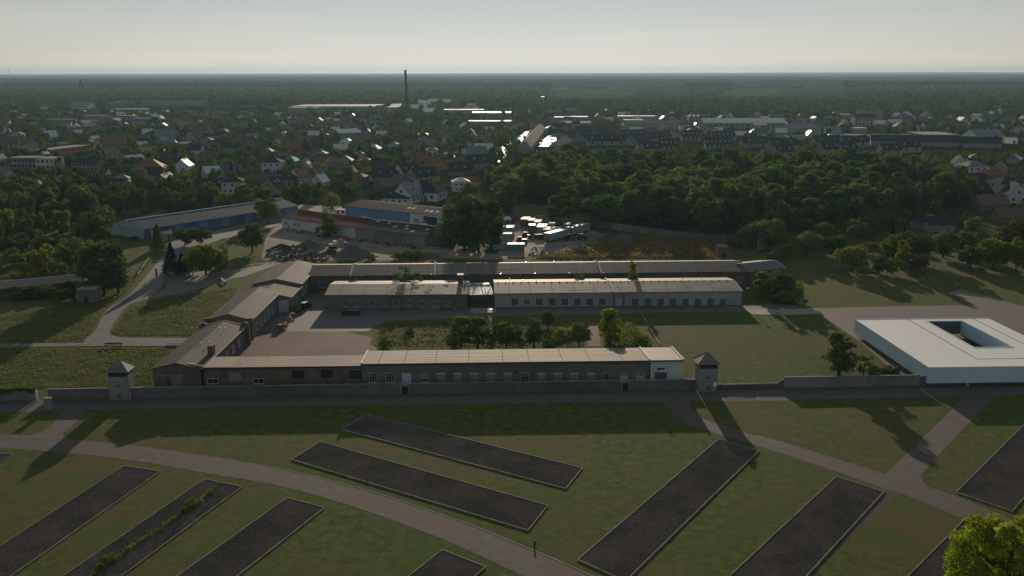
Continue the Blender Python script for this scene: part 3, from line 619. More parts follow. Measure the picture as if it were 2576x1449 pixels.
    for s in np.arange(2,36,1.3): b.box(s,s+.22,5.3,5.5,6.5,6.66)
    b.box(1.8,36,5.36,5.44,6.50,6.56)
    b.build('ridge_clips',M['concrete'],ro)
    MB().yz([(-.3,4.8),(3.3,5.4),(3.3,6.1),(-.3,5.5)],1.0,1.5).build('roof_upstand',M['parapet'],ro)
    for s in (37.55,): 
        b=MB(); b.yz([(-1.3,-.2),(12,-.2),(12,5.2),(10.7,6.1),(9.8,5.6),(5.35,6.6),(1.0,5.6),(0,6.3),(-.9,5.8)],s,s+.7); b.build('gable_buttress',M['brick'],r)
    for y0_,y1_,m_ in ((4.4,6.6,'concrete'),(7.6,9.2,'redbrick')): MB().box(-.06,-.002,y0_,y1_,0,3.4).build('bricked_gateway',M[m_],r)
    MB().box(-.1,-.002,4.1,9.5,3.403,3.7).build('lintel',M['concrete'],r)
    r,ro,L,D=seg('building_wing','middle segment of the left wing with buttressed gable and long brown roof',-81.5,-69.9,254.2,288.0,5.3,6.9,'plaster','felt_y',[(s,1.2,1.7,2.) for s in (6,10.5,15,19.5,24)])
    for y in (-.7,D-.6):
        b=MB(); b.add([(-1.6,y,-.2),(.3,y,-.2),(.3,y+1.3,-.2),(-1.6,y+1.3,-.2),(-.5,y,5.9),(.3,y,5.9),(.3,y+1.3,5.9),(-.5,y+1.3,5.9)],[(0,3,2,1),(4,5,6,7),(0,1,5,4),(1,2,6,5),(2,3,7,6),(3,0,4,7)]); b.build('buttress',M['brick'],r)
    for s in np.arange(3,33,5): MB().box(s,s+.5,-.52,-.25,5.26,5.42).build('gutter_bracket',M['galv'],ro); MB().box(s,s+.5,D+.25,D+.52,5.26,5.42).build('gutter_bracket',M['galv'],ro)
    r,ro,L,D=seg('building_wing','lower link segment of the left wing with a tall pale door in its gable',-81.0,-66.0,284.6,300.0,4.5,6.0,'plaster','felt_y',[(9,1.1,1.7,1.8)])
    # gable of link faces the camera at local x=0 : door on it
    d=MB(); d.box(-.09,-.003,.6,3.6,0,3.5); o=d.build('tall_door',M['doorwhite'],r); MB().box(-.13,-.09,.5,3.7,3.503,3.7).build('frame',M['frame'],o)
    r,ro,L,D=seg('building_wing','rear segment of the left wing meeting the long grey back building',-81.2,-66.2,300.3,331.5,5.15,6.7,'plaster','felt_y',[(s,1.1,1.7,2.) for s in (3,7.5)])
    # --- back long building (three roof lengths with firewalls)
    A=(-66.2,313.2); B=(78.2,319.3)
    r,L,ro=hall('long_back_building','very long low grey building closing the rear of the compound','building',A,B,19.3,5.1,6.7,'brick','felt_back',over=.5)
    for u,v in ((886,673.4),(1095,671),(1508.5,665)):
        x,y=at(u,v,6.9); parapet(r,(x-A[0])*1.0009,19.3,5.1,6.7,.6,.45)
    roof_patches(ro,L,lambda y:5.1+1.6*y/9.65+.16,-.3,9.4,40,6,('felt_back2','felt_patch'))
    for s in np.arange(6,L,11.3): pipe(r,s,-.45,5.1,.25,.16,'roof_outlet')
    for s in np.arange(4,L,9.7): pipe(r,s,19.3,5.1,.35,.15,'roof_outlet')
    for s in (4,46,51,58,100,106,112,118,124,130,136,142): win(r,s,1.2,1.9,2.0,'cross')
    # skewed right end
    A2=(78.5,319.35); rz,L2=frame2(A2,(92.2,325.4)); r=thing('skewed_end_block','angled end block with white verge at the right end of the long back building','building',A2,rz)
    MB().yz([(0,-.3),(14,-.3),(14,5.05),(5.2,6.65),(0,5.05)],0.02,L2).build('wall',M['brick'],r); ro=gable_roof(L2,14,5.05,6.65,.45,.05,ry=5.2).build('roof',M['felt_grey'],r); parapet(r,L2,14,5.05,6.65,.3,.25,ry=5.2,name='verge_coping')
    # --- mid left building
    A=(-56.2,288.6); B=(-13.6,289.3)
    r,L,ro=hall('workshop_building','weathered grey workshop with white mullioned windows and a chimney, left of the glass link','building',A,B,19.2,4.35,5.45,'plaster','felt',over=.5,gov=.25)
    roof_patches(ro,L,lambda y:4.35+1.1*y/9.6+.16,-.3,9.4,16,4)
    for k,u in enumerate((870,902,934.5,966,998,1030,1062,1094.5,1126)):
        s,z=onwall(A,B,u,770.5); win(r,s,z,1.75,2.1 if k<6 else 1.65)
    s,z=onwall(A,B,1155,692); 
    MB().box(s-.75,s+.75,9.0,10.8,4.6,8.3).build('chimney',M['brick'],ro); MB().box(s-.95,s+.95,8.8,11.0,8.303,8.5).build('chimney_cap',M['top_shiny'],ro)
    MB().tube([(s-9.7,-.03-.06,0),(s-9.7,-.09,4.3)],.06,6).build('downpipe',M['galv'],r)
    b=MB(); rr=random.Random(4)
    for _ in range(26):
        x=rr.uniform(18,42); y=rr.uniform(1,8.5); z=4.35+y*1.1/9.6+.19; b.add([(x,y,z),(x+rr.uniform(.8,2.2),y+.05,z+.02),(x+rr.uniform(.8,2.0),y+.35,z+rr.uniform(.08,.2)),(x+.1,y+.3,z+.04)],[(0,1,2,3),(3,2,1,0)])
    b.build('lifted_felt_flaps',M['felt_grey'],ro)
    MB().box(38.5,39.6,-1.9,-.3,-.1,.35).box(28,34.4,-1.6,-.4,-.1,.3).build('loading_step',M['concrete'],r)
    # --- mid right building
    A=(-5.2,290.3); B=(70.3,293.0)
    r,L,ro=hall('workshop_building','long pale grey workshop with boarded windows and a blue door, right of the glass link','building',A,B,19.2,4.35,5.5,'plaster_pale','felt',over=.5,gov=.1)
    parapet(r,0,19.2,4.35,5.5,.35,.3,name='verge_coping'); parapet(r,L,19.2,4.35,5.5,.35,.25,name='verge_coping')
    x,y=at(1537,709.6,5.7); parapet(r,(x-A[0]),19.2,4.35,5.5,.6,.4)
    roof_patches(ro,L,lambda y:4.35+1.15*y/9.6+.16,-.3,9.4,30,5)
    us=[1295,1325.5,1357,1389,1420.5,1452,1483.5,1515,1598,1630,1661.5,1692.5,1724,1755,1787,1818]
    for u in us:
        s,z=onwall(A,B,u,767.3)
        if u==1325.5: win(r,s,z+.05,1.8,1.85)
        else: panel('boarded_window',r,s,z,1.95,1.95,'darkshutter',th=.05)
    s,z=onwall(A,B,1556.5,771); 
    b=MB(); b.box(s-1.75,s-1.0,-.16,-.002,0,3.35); b.box(s+1.0,s+1.75,-.16,-.002,0,3.35); b.box(s-1.9,s+1.9,-.2,-.002,3.353,3.7); b.build('brick_portal',M['redbrick'],r)
    o=panel('door',r,s,0.,1.95,3.3,'doorblue',th=.08); MB().box(s-.75,s-.15,-.1,-.082,2.6,2.9).box(s+.15,s+.75,-.1,-.082,2.6,2.9).build('fanlight',M['glass'],o)
    for u in (1406,1534,1710): s,z=onwall(A,B,u,750); MB().tube([(s,-.09,0),(s,-.09,4.3)],.06,6).build('downpipe',M['galv'],r)
    b=MB()
    for s in np.arange(1,L,2.4): b.box(s,s+.35,9.4,9.75,5.6,5.8)
    b.box(.5,L-.5,9.5,9.62,5.6,5.70)
    b.build('ridge_clips',M['concrete'],ro)
    for s in (5,9,13.5,17.5,33,47,60,66): pipe(ro,s,13.+(s%3),4.95+.2,.7,.07)
    # --- glass link canopy
    A=(-13.2,289.3); B=(-5.6,290.1); rz,L=frame2(A,B); r=thing('glass_link_roof','glazed canopy with trusses spanning the gap between the two middle workshops','canopy',A,rz)
    MB().yz([(.4,3.9),(9.6,4.9),(9.6,5.0),(.4,4.0)],.15,L-.15).build('front_glazing',M['cglass'],r)
    MB().yz([(9.9,4.9),(17.5,4.0),(17.5,4.1),(9.9,5.0)],.15,L-.15).build('rear_glazing',M['cglass'],r)
    b=MB()
    for y,z in ((.3,3.9),(9.75,5.1)):
        b.tube([(0,y,z),(L,y,z)],.09,5); b.tube([(0,y,z+.1),(L*.2,y,z+1.1),(L*.38,y,z+.1)],.07,5); b.tube([(L*.62,y,z+.1),(L*.8,y,z+1.1),(L,y,z+.1)],.07,5)
        b.tube([(L*.2,y,z),(L*.2,y,z+1.1)],.06,5); b.tube([(L*.8,y,z),(L*.8,y,z+1.1)],.06,5)
    for k in range(5): b.yz([(.4,4.02),(9.6,5.02),(9.6,5.1),(.4,4.1)],.1+k*(L-.3)/4,.2+k*(L-.3)/4)
    b.build('truss',M['steel'],r)
    b=MB()
    for k in (0.05,L-.15): b.box(k,k+.12,.3,.45,-.1,3.9); b.box(k,k+.12,9.6,9.75,-.1,4.9); b.box(k,k+.12,17.3,17.45,-.1,4.0)
    b.build('post',M['steel'],r)
    x,y=at(1216,786); r=thing('loading_deck','raised pale deck with railing in the gap below the glass canopy','deck',(x-3.8,y-2.2)); MB().box(0,7.6,0,5.5,-.1,.5).build('deck_slab',M['slab'],r)
    b=MB()
    for k in range(11): b.box(k*.75,k*.75+.05,.0,.05,.5,1.5)
    b.box(0,7.6,-.01,.06,1.503,1.56); b.build('railing',M['galv'],r)
    # --- low white kerb walls
    for (p,nm,lb,w,hh) in ((PX((1601,769),(1659,868)),'boundary_kerb','thin white kerb line running from the pale workshop to the front building',.22,.35),(PX((1958,790),(2009,835)),'low_wall','short pale low wall on the lawn right of the stone slab path',.7,.7)):
        rz,L=frame2(*p); o=tag(MB().box(0,L,-w/2,w/2,-.1,hh).build(nm,M['kerb']),lb,'kerb' if hh<.5 else 'wall'); o.location=(*p[0],0); o.rotation_euler=(0,0,rz)
    # --- white memorial hall
    P=[at(2150,805,4.5),at(2336,926,4.5),at(2480,798,4.5)]
    A=(P[1][0],P[1][1]); rz,_=frame2(P[1],(P[1][0]+10,P[1][1]+.35)); Lx=36.6; Ly=44.2
    r=thing('memorial_hall','large flat white hall with a rectangular open courtyard at the right edge','building',A,rz)
    cx0,cx1,cy0,cy1=9.6,27.6,9.5,42.5
    cx0,cx1,cy0,cy1=9.2,27.4,17.0,42.0
    q=[at(2336,808,4.5),at(2444,875,4.5),at(2547,874,4.5)]
    ca,sa=math.cos(-rz),math.sin(-rz)
    lq=[((x-A[0])*ca-(y-A[1])*sa,(x-A[0])*sa+(y-A[1])*ca) for x,y in q]; cx0=(lq[0][0]+lq[1][0])/2; cx1=lq[2][0]; cy0=(lq[1][1]+lq[2][1])/2; cy1=lq[0][1]
    cy1=min(cy1,Ly-1.2)
    def ring(z0,z1,o,nm,mat,par,mi=None):
        b=MB(); b.box(o,cx0-o*0,o,Ly-o,z0,z1); b.box(cx1,Lx-o,o,Ly-o,z0,z1); b.box(cx0+.001,cx1-.001,o,cy0,z0,z1); b.box(cx0+.001,cx1-.001,cy1,Ly-o,z0,z1); return b.build(nm,mat,par)
    ring(.9,4.5,0,'cladding',M['membrane_side'],r); ro=ring(4.503,4.58,.12,'roof',M['membrane'],r)
    b=MB(); zc=4.584
    b.box(cx0-4.3,cx0-4.12,6.2,Ly-.6,zc,zc+.03); b.box(cx0-4.1,Lx-.5,6.2,6.38,zc,zc+.03); b.box(cx1+4.1,cx1+4.28,6.5,Ly-.6,zc,zc+.03); b.build('roof_joint',M['seam'],ro)
    b=MB(); t=.35
    b.box(cx0-t,cx0,cy0-t,cy1,zc,zc+.12); b.box(cx1,cx1+t,cy0-t,cy1,zc,zc+.12); b.box(cx0,cx1,cy0-t,cy0,zc,zc+.12); b.build('courtyard_edge',M['white'],ro)
    b=MB(); b.box(0,Lx,-.06,.1,4.5,4.72); b.box(-.06,.1,.1,Ly,4.5,4.72); b.box(.1,Lx,Ly-.1,Ly+.06,4.5,4.72); b.build('roof_edge',M['membrane'],ro)
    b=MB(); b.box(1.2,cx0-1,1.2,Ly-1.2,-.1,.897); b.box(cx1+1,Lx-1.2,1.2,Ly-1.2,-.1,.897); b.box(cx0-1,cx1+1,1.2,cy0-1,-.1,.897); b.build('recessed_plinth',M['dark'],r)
    MB().box(cx0+.05,cx1-.05,cy1-.12,cy1-.003,.9,4.3).build('painted_shade_panel',M['darkpanel'],r)  # added dark panel: shade of the courtyard's inner back wall, put in as colour
    MB().box(cx0+.2,cx1-.2,cy0+.2,cy1-.2,-.0,.12).build('courtyard_floor',M['dark'],r)
def parapet_flat(parent,x,D,z0,z1):
    b=MB(); s=(z1-z0)/D; pr=[(-.55,z0-.3-.55*s),(D+.35,z1-.3+.35*s),(D+.35,z1+.42+.35*s),(-.55,z0+.42-.55*s)]
    b.yz(pr,x-.22,x+.22); return b.build('firewall_coping',M['parapet'],parent)
# ---------------------------------------------------------------- vehicles
def car_parts(root,kind,paint):
    L,Wd,Hh={'car':(4.3,1.75,1.45),'suv':(4.7,1.85,1.8),'van':(5.3,1.95,2.1),'minibus':(5.4,1.95,2.05)}[kind]
    w=Wd/2; b=MB()
    if kind=='car': low=[(0,.3),(L,.3),(L,.62),(L-.15,.78),(L*.72,.9),(L*.06,.92),(0,.75)]; cab=[(L*.08,.9),(L*.70,.88),(L*.55,Hh),(L*.2,Hh)]
    elif kind=='suv': low=[(0,.35),(L,.35),(L,.8),(L-.15,.98),(L*.73,1.08),(.05,1.1),(0,.8)]; cab=[(.08,1.08),(L*.72,1.06),(L*.6,Hh),(.25,Hh)]
    else: low=[(0,.3),(L,.3),(L,.85),(L-.2,1.05),(L*.82,1.2),(0,1.2)]; cab=[(0.02,1.2),(L*.82,1.18),(L*.66,Hh),(.12,Hh)]
    b.xz(low,-w,w); n=len(cab); vs=[]
    for sy in (-1,1):
        for i,(x,z) in enumerate(cab): k=w-.05 if i<2 else w-.2; vs.append((x,sy*k,z-.01 if i<2 else z))
    b.add(vs,[(0,1,2,3),(7,6,5,4),(0,4,5,1),(1,5,6,2),(2,6,7,3),(3,7,4,0)])
    body=b.build('body',M[paint],root)
    g=MB(); c=.025
    def lerp(a,b_,t): return tuple(a[i]+(b_[i]-a[i])*t for i in range(3))
    def quad(a,b_,c_,d,off):
        P=[lerp(lerp(a,b_,s),lerp(d,c_,s),t) for s,t in ((.08,.15),(.92,.15),(.92,.85),(.08,.85))]; P=[tuple(p[i]+off[i] for i in range(3)) for p in P]; return P
    g.add(quad(vs[1],vs[5],vs[6],vs[2],(c,0,c)),[(0,1,2,3),(3,2,1,0)]); g.build('windscreen',M['glass'],body)
    g=MB(); g.add(quad(vs[0],vs[1],vs[2],vs[3],(0,-c,0)),[(0,1,2,3),(3,2,1,0)]); g.add(quad(vs[4],vs[5],vs[6],vs[7],(0,c,0)),[(0,1,2,3),(3,2,1,0)]); g.add(quad(vs[4],vs[0],vs[3],vs[7],(-c,0,0)),[(0,1,2,3),(3,2,1,0)]); g.build('side_windows',M['glass'],body)
    for x in (L*.19,L*.8):
        for sy in (-1,1):
            wh=MB().tube([(x,sy*(w-.2),.33),(x,sy*(w+.02),.33)],.33,12).build('wheel',M['tyre'],root); MB().tube([(x,sy*(w+.0),.33),(x,sy*(w+.04),.33)],.19,8).build('rim',M['galv'],wh)
    for sy in (-1,1): MB().box(L-.04,L+.02,sy*w*.72-.16,sy*w*.72+.16,.6,.76).build('headlight',M['lamp'],root); MB().box(-.02,.03,sy*w*.8-.12,sy*w*.8+.12,.62,.85).build('tail_light',M['flagred'],root)
def vehicle(name,label,cat,u,v,rz,kind,paint,group=None):
    x,y=at(u,v); r=thing(name,label,cat,(x,y,.09),rz,group); car_parts(r,kind,paint); return r
def dup(src,loc,rz,label,group=None,scale=None):
    def cp(o,par):
        c=o.copy(); COL.objects.link(c)
        if par is not None: c.parent=par
        for ch in o.children: cp(ch,c)
        return c
    c=cp(src,None); c.location=loc if len(loc)==3 else (*loc,src.location[2]); c.rotation_euler=(0,0,rz)
    if label: c['label']=label
    if group: c['group']=group
    if scale: c.scale=(scale,)*3 if not isinstance(scale,tuple) else scale
    return c
def vehicles():
    vehicle('parked_van','black parked van in front of the left end of the grey workshop','van',907,791,math.pi+.03,'minibus','paint_black')
    vehicle('parked_car','dark off-roader with a bright roof parked near the tall pale door','car',760,779,1.25,'suv','paint_black')
    MB().box(.3,2.7,-.72,.72,1.803,1.86).build('roof_panel',M['top_shiny'],bpy.data.objects['parked_car'])
    vehicle('parked_car','small red car parked in the brown courtyard','car',698,833,1.25,'car','paint_red')
    vehicle('parked_van','white van parked along the long blue warehouse','van',533,566,.15,'van','paint_white')
    vehicle('parked_van','white van beside the open bays of the faded blue warehouse','van',1058,568,.3,'van','paint_white')
    # pick-up
    x,y=at(915,551); r=thing('pickup_truck','white pick-up truck between the red-roofed hall and the blue warehouse','pickup',(x,y,.06),-.35)
    car_parts(r,'car','paint_white'); MB().box(-1.2,1.2,-.85,.85,.95,1.4).build('load_bed',M['top_shiny'],r)
# ---------------------------------------------------------------- works yard behind
def container(name,label,cat,u0,u1,vb,h,D,mat,top='top_shiny',rz=0.,gr=None,z0=0.0,wheels=False,topz=None):
    A=at(u0,vb,z0); B=at(u1,vb,z0); L=math.hypot(B[0]-A[0],B[1]-A[1]); r=thing(name,label,cat,(A[0],A[1],z0+.05),rz,gr); g=.5 if wheels else .0
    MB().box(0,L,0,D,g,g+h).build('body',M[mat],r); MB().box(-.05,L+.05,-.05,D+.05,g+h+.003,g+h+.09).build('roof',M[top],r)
    b=MB()
    for k in (0,L-.12): b.box(k,k+.12,-.03,-.001,g,g+h)
    b.box(.12,L-.12,-.03,-.001,g+h-.14,g+h); b.box(.12,L-.12,-.03,-.001,g,g+.12); b.build('corner_frame',M['steel' if mat!='cont_teal' else 'cont_teal'],r)
    if wheels:
        for x in (L*.15,L*.82):
            for y in (.3,D-.3): MB().tube([(x,y-.15,.42),(x,y+.15,.42)],.42,10).build('wheel',M['tyre'],r)
    return r
def pile(name,label,u,v,wpx,hpx,mat,seed,cat='pile',dfac=.9):
    x,y=at(u,v); x0,_=at(u-wpx/2,v); x1,_=at(u+wpx/2,v); R=(x1-x0)/2; y+=R*dfac; x=x*1.0
    h=htop(x,y,v-hpx); rr=random.Random(seed); n=36; b=MB(); vs=[]; fs=[]; K=9
    for j in range(K):
        t=j/(K-1); rad=R*(1-t); 
        for i in range(n):
            a=2*math.pi*i/n; w=1+.10*math.sin(a*3+seed)+.07*math.sin(a*5+seed*2)+rr.uniform(-.05,.05)
            vs.append((math.cos(a)*rad*w,math.sin(a)*rad*w*dfac,h*(t**1.12)*(1-.12*(t>.9))+rr.uniform(-.03,.06)*h*(0<t<1)))
    for j in range(K-1):
        for i in range(n): fs.append((j*n+i,j*n+(i+1)%n,(j+1)*n+(i+1)%n,(j+1)*n+i))
    fs.append(tuple((K-1)*n+i for i in range(n))); b.add(vs,fs); o=b.build(name,M[mat]); o.location=(x,y,0); tag(o,label,cat)
    rr=random.Random(seed+1); b=MB()
    return o
def rubble(name,label,poly,n,smin,smax,mats,seed,cat='rubble'):
    """heap of broken pieces; a real uneven mass"""
    rr=random.Random(seed); xs=[p[0] for p in poly]; ys=[p[1] for p in poly]; b=MB(); k=0
    while k<n:
        x,y=rr.uniform(min(xs),max(xs)),rr.uniform(min(ys),max(ys))
        if not inpoly(np.array([x]),np.array([y]),poly)[0]: continue
        s=rr.uniform(smin,smax); h=s*rr.uniform(.3,.9); vs=[]
        for z in (0,1):
            for i in range(5): a=i*1.2566+rr.uniform(-.4,.4); q=s*(1-.45*z)*rr.uniform(.7,1.2); vs.append((x+math.cos(a)*q,y+math.sin(a)*q,z*h+.0))
        b.add(vs,[(0,1,6,5),(1,2,7,6),(2,3,8,7),(3,4,9,8),(4,0,5,9),(5,6,7,8,9)],rr.randrange(len(mats))); k+=1
    return tag(b.build(name,[M[m] for m in mats]),label,cat,kind='stuff')
def yard():
    # long blue warehouse
    A=at(363,602); B=at(752,547); B=(A[0]+ (at(752,525,4.6)[0]-at(354,586,4.6)[0]),A[1]+(at(752,525,4.6)[1]-at(354,586,4.6)[1]))
    r,L,ro=hall('warehouse','long narrow blue warehouse with grey ribbed roof on the left','warehouse',A,B,23.,4.7,7.2,'blue_metal','roof_metal',over=.4)
    o=MB(); o.yz([(0,-.0),(23,-.0),(23,4.7),(11.5,7.2),(0,4.7)],-.12,-.003); o.build('gable_cladding',M['pale_metal'],r)
    b=MB(); b.box(0,L,-.5,-.4,4.45,4.62); b.build('gutter',M['white'],ro); MB().tube([(-.2,11.5,7.42),(L+.2,11.5,7.42)],.22,6).build('ridge_cap',M['white'],ro); parapet(r,-.12,23,4.7,7.2,.3,.12,.45,name='verge_trim')
    panel('roller_door',r,6,0,5,3.8,'doorwhite'); 
    b=MB(); b.box(-.3,-.13,14,18,3.0,5.2); b.build('louvre_panel',M['cont_grey'],r)
    for s in np.arange(18,L-4,13): panel('sliding_door',r,s,0,4.4,3.7,'blue_paint',th=.1)
    # small sheds in front of its left end
    r,L,ro=hall('storage_shed','small pale shed with brown roof in front of the blue warehouse','shed',at(400,600),at(434,592),7.,3.,3.9,'hwhite','eternit_brown')
    panel('door',r,2,0,1.1,2.1,'darkshutter')
    r,L,ro=hall('storage_shed','tiny flat shed beside the pale shed near the spruces','shed',at(419,606),at(434,603),4.,2.6,2.9,'hgrey','eternit')
    panel('door',r,1.5,0,1.,2.0,'dark')
    # red and grey hall
    A=at(708,571); f0=at(708,547,4.8); 
    A=at(708,547,4.8); Bm=at(893,572,4.8); C=at(1070,593,4.8)
    r,L,ro=hall('works_hall','white hall with a dark red sheet roof in the works yard','hall',A,Bm,21.,4.8,6.9,'hwhite','red_metal',over=.45,gov=.25)
    MB().tube([(0,10.5,7.15),(L,10.5,7.15)],.16,6).build('ridge_cap',M['red_metal'],ro)
    for s in (3.2,9.2,11.4): win(r,s,1.8,1.3,1.3,'half')
    panel('steel_door',r,24.5,0,2.6,2.4,'steel'); panel('door',r,4.6,0,1.,1.5,'darkshutter')
    for s in (13,L-2.5,30): MB().tube([(s,-.09,0),(s,-.09,4.7)],.07,6).build('downpipe',M['galv'],r)
    r2,L2,ro2=hall('works_hall','grey-walled hall with corrugated roof and pale skylights joining the red-roofed hall','hall',(Bm[0]+.35*math.cos(frame2(A,Bm)[0]),Bm[1]+.35*math.sin(frame2(A,Bm)[0])),C,21.,4.8,6.9,'concrete','eternit',over=.45)
    M_=MB(); sl=2.1/10.5
    for s,y in ((4,8),(11,7.6),(17,4.5),(22,6.5),(24,3.6),(29,1.6),(34,5.2)):
        b=MB(); b.add([(s,y,4.8+sl*y+.19),(s+1.6,y,4.8+sl*y+.19),(s+1.6,y+1.9,4.8+sl*(y+1.9)+.19),(s,y+1.9,4.8+sl*(y+1.9)+.19)],[(0,1,2,3)]); b.build('skylight',M['skylight'],ro2)
    MB().tube([(0,10.5,7.12),(L2,10.5,7.12)],.17,6).build('ridge_cap',M['parapet'],ro2)
    # faded blue warehouse
    A=at(868,518,5.2); B=at(1098,542.5,5.2)
    r,L,ro=hall('warehouse','faded blue warehouse with brown corrugated roof behind the red-roofed hall','warehouse',A,B,22.,5.2,7.0,'hwhite','eternit_brown',over=.5)
    for s0,s1,m in ((0.2,L*.17,'blue_paint'),(L*.17+.1,L*.38,'blue_paint'),(L*.38+.1,L*.64,'blue_paint')): MB().box(s0,s1,-.08,-.003,0,5.0).build('painted_bay',M[m],r)
    MB().box(L*.64+.1,L*.72,-.08,-.003,0,5.0).build('painted_bay',M['blue_paint'],r)
    for s in (L*.90,L*.97): panel('open_bay',r,s,0,4.2,4.4,'dark')
    panel('grey_gate',r,L*.79,0,3,2.8,'cont_grey')
    sl=1.8/11
    for s,y in ((L*.61,5),(L*.66,5),(L*.82,3.4),(L*.87,3.2),(L*.93,4)):
        b=MB(); b.add([(s,y,5.2+sl*y+.19),(s+1.5,y,5.2+sl*y+.19),(s+1.5,y+2.6,5.2+sl*(y+2.6)+.19),(s,y+2.6,5.2+sl*(y+2.6)+.19)],[(0,1,2,3)]); b.build('skylight',M['skylight'],ro)
    container('shipping_container','bright red container against the faded blue warehouse','container',981,998,555,2.6,2.4,'cont_red','cont_red')
    r=container('site_cabin','row of white site cabins at the left end of the faded blue warehouse','cabin',842,868,543,3.0,3.,'hwhite','steel')
    for s in (1.6,4.2,6.8): panel('window',r,s,1.1,1.1,1.3,'glass')
    # containers & trailers on the right part of the yard
    container('shipping_container','pale blue low container at the foot of the poplars','container',1239,1276,629,2.4,2.6,'cont_blue','cont_blue')
    container('shipping_container','teal container at the front right of the parked trailers','container',1277,1319,633,2.9,3.,'cont_teal','cont_teal')
    container('tank_cabin','tall white box body with a gleaming top behind the teal container','container',1262,1288,617,4.6,4.5,'cont_blue','top_shiny')
    container('shipping_container','dark green container among the parked trailers','container',1331,1347,590,4.0,5.,'cont_green','top_pink')
    for k,(u0,u1,vb,h,D,m,t,lb) in enumerate([
      (1263,1290,590,2.6,6,'cont_grey','top_pink','pinkish-topped trailer beside the wooden shed'),
      (1309,1330,570,2.8,9,'hbrick','top_shiny','rearmost box trailer with a gleaming white top'),
      (1327,1343,573,2.8,8,'hbrick','top_shiny','gleaming box trailer second from the rear'),
      (1343,1360,577,2.8,8,'cont_grey','top_shiny','gleaming box trailer third from the rear'),
      (1350,1372,590,2.8,9,'cont_grey','top_pink','pink-topped trailer beside the dark green container'),
      (1378,1394,582,2.6,7,'cont_grey','top_shiny','small white-topped trailer behind the widest one'),
      (1366,1408,595,2.4,9,'steel','top_shiny','widest flat trailer with a brilliant white top'),
      (1418,1434,583,2.6,6,'cont_grey','top_shiny','white-topped box at the far right of the trailers')]):
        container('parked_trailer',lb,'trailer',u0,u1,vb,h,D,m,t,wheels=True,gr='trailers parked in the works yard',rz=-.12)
    A=at(1384,612); 
    for k,lb in enumerate(('front long grey semi-trailer with a pink-grey top','long grey semi-trailer behind the front one')):
        r=thing('semi_trailer',lb,'trailer',(A[0]+k*10.2,A[1]+k*15.6,.05),.98,'trailers parked in the works yard')
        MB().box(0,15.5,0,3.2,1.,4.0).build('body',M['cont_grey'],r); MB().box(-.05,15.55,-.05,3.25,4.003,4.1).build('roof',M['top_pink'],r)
        for x in (2,3.4,12.5): 
            for y in (.3,2.9): MB().tube([(x,y-.2,.5),(x,y+.2,.5)],.5,10).build('wheel',M['tyre'],r)
    r=vehicle('parked_van','dark vehicle with white roof between the trailers','van',1345,603,.35,'van','paint_black'); MB().box(.2,3.6,-.8,.8,2.103,2.2).build('roof_panel',M['top_shiny'],r)
    for u,v,lb in ((1432,605,'dark tractor right of the semi-trailers'),(1462,604,'dark tractor with a white roof at the right end of the yard'),(1309,612,'dark tractor behind the teal container'),(1322,600,'dark tractor with shiny parts beside the green container')):
        tractor(u,v,lb)
    r,L,ro=hall('wooden_shed','small wooden shed with pale roof right of the poplars','shed',at(1269,570),at(1286,569),5.,3.2,4.2,'hbrick','top_shiny'); panel('door',r,1.4,0,1.,2.,'dark')
    # white digger
    x,y=at(838,625); r=thing('excavator','white-cabbed excavator between the spoil heaps','excavator',(x,y,.05),.4)
    MB().box(-1.6,1.6,-1.3,-.75,0,.8).build('track',M['tyre'],r); MB().box(-1.6,1.6,.75,1.3,0,.8).build('track',M['tyre'],r)
    MB().box(-1.6,1.3,-1.2,1.2,.9,1.9).build('body',M['paint_yellow'],r); MB().box(.0,1.3,-1.1,.1,1.903,3.2).build('cab',M['white'],r)
    MB().tube([(1.2,.3,1.6),(3.2,.3,3.8),(5.2,.3,2.4)],.22,6).build('boom',M['paint_yellow'],r); MB().box(4.8,5.8,-.3,.9,.9,2.0).build('bucket',M['steel'],r)
    pile('grit_heap','large grey cone of grit in the middle of the yard',880,652,112,38,'stone_pile',3); pile('grit_heap','grey grit cone behind the dark heaps',771,625,62,24,'stone_pile',5)
    pile('soil_heap','dark soil heap at the left of the yard',702,628,58,16,'dark_pile',8); pile('soil_heap','dark pointed heap just left of the large grit cone',828,641,46,15,'dark_pile',11)
    pile('rubble_heap','small brown heap between the grit cones',797,628,24,9,'brown_pile',14); pile('soil_heap','low brown heap right of the large grit cone',915,647,50,20,'brown_pile',17)
    pile('soil_heap','low dark mound beside the yard lane',1020,625,26,7,'dark_pile',19); pile('grit_heap','long grey mound under the green bushes',1040,654,130,24,'stone_pile',21)
    pile('soil_heap','tall shaded grit heap near the boundary wall',1570,612,74,30,'stone_pile',23); pile('grit_heap','brown heap at the right end of the trailers',1496,600,50,14,'brown_pile',25)
    rubble('rubble','broken stone and scrap strewn over the left of the yard',PX((668,652),(676,628),(730,618),(790,634),(830,650),(820,657),(700,657)),420,.3,1.3,['dark_pile','stone_pile','brown_pile','slab'],3)
    rubble('scrap','scrap and rubble lying along the front of the halls',PX((730,577),(890,602),(1070,622),(1068,630),(880,608),(725,583)),330,.3,1.2,['dark_pile','brown_pile','concrete','redbrick'],6)
    rubble('debris','pale debris scattered right of the trailers',PX((1330,645),(1340,622),(1420,618),(1510,600),(1520,585),(1470,575),(1540,590),(1440,640)),260,.2,.8,['yard','brown_pile','slab'],9)
    for (u0,u1,v,lb) in ((957,966,604,'white crate at the left of the scrap row before the grey hall'),(971,981,607,'white crate in the middle of the scrap row before the grey hall'),(992,1002,611,'white crate at the right of the scrap row before the grey hall')):
        container('storage_crate',lb,'crate',u0,u1,v,1.6,1.8,'cont_grey','top_pink',gr='crates before the grey hall')
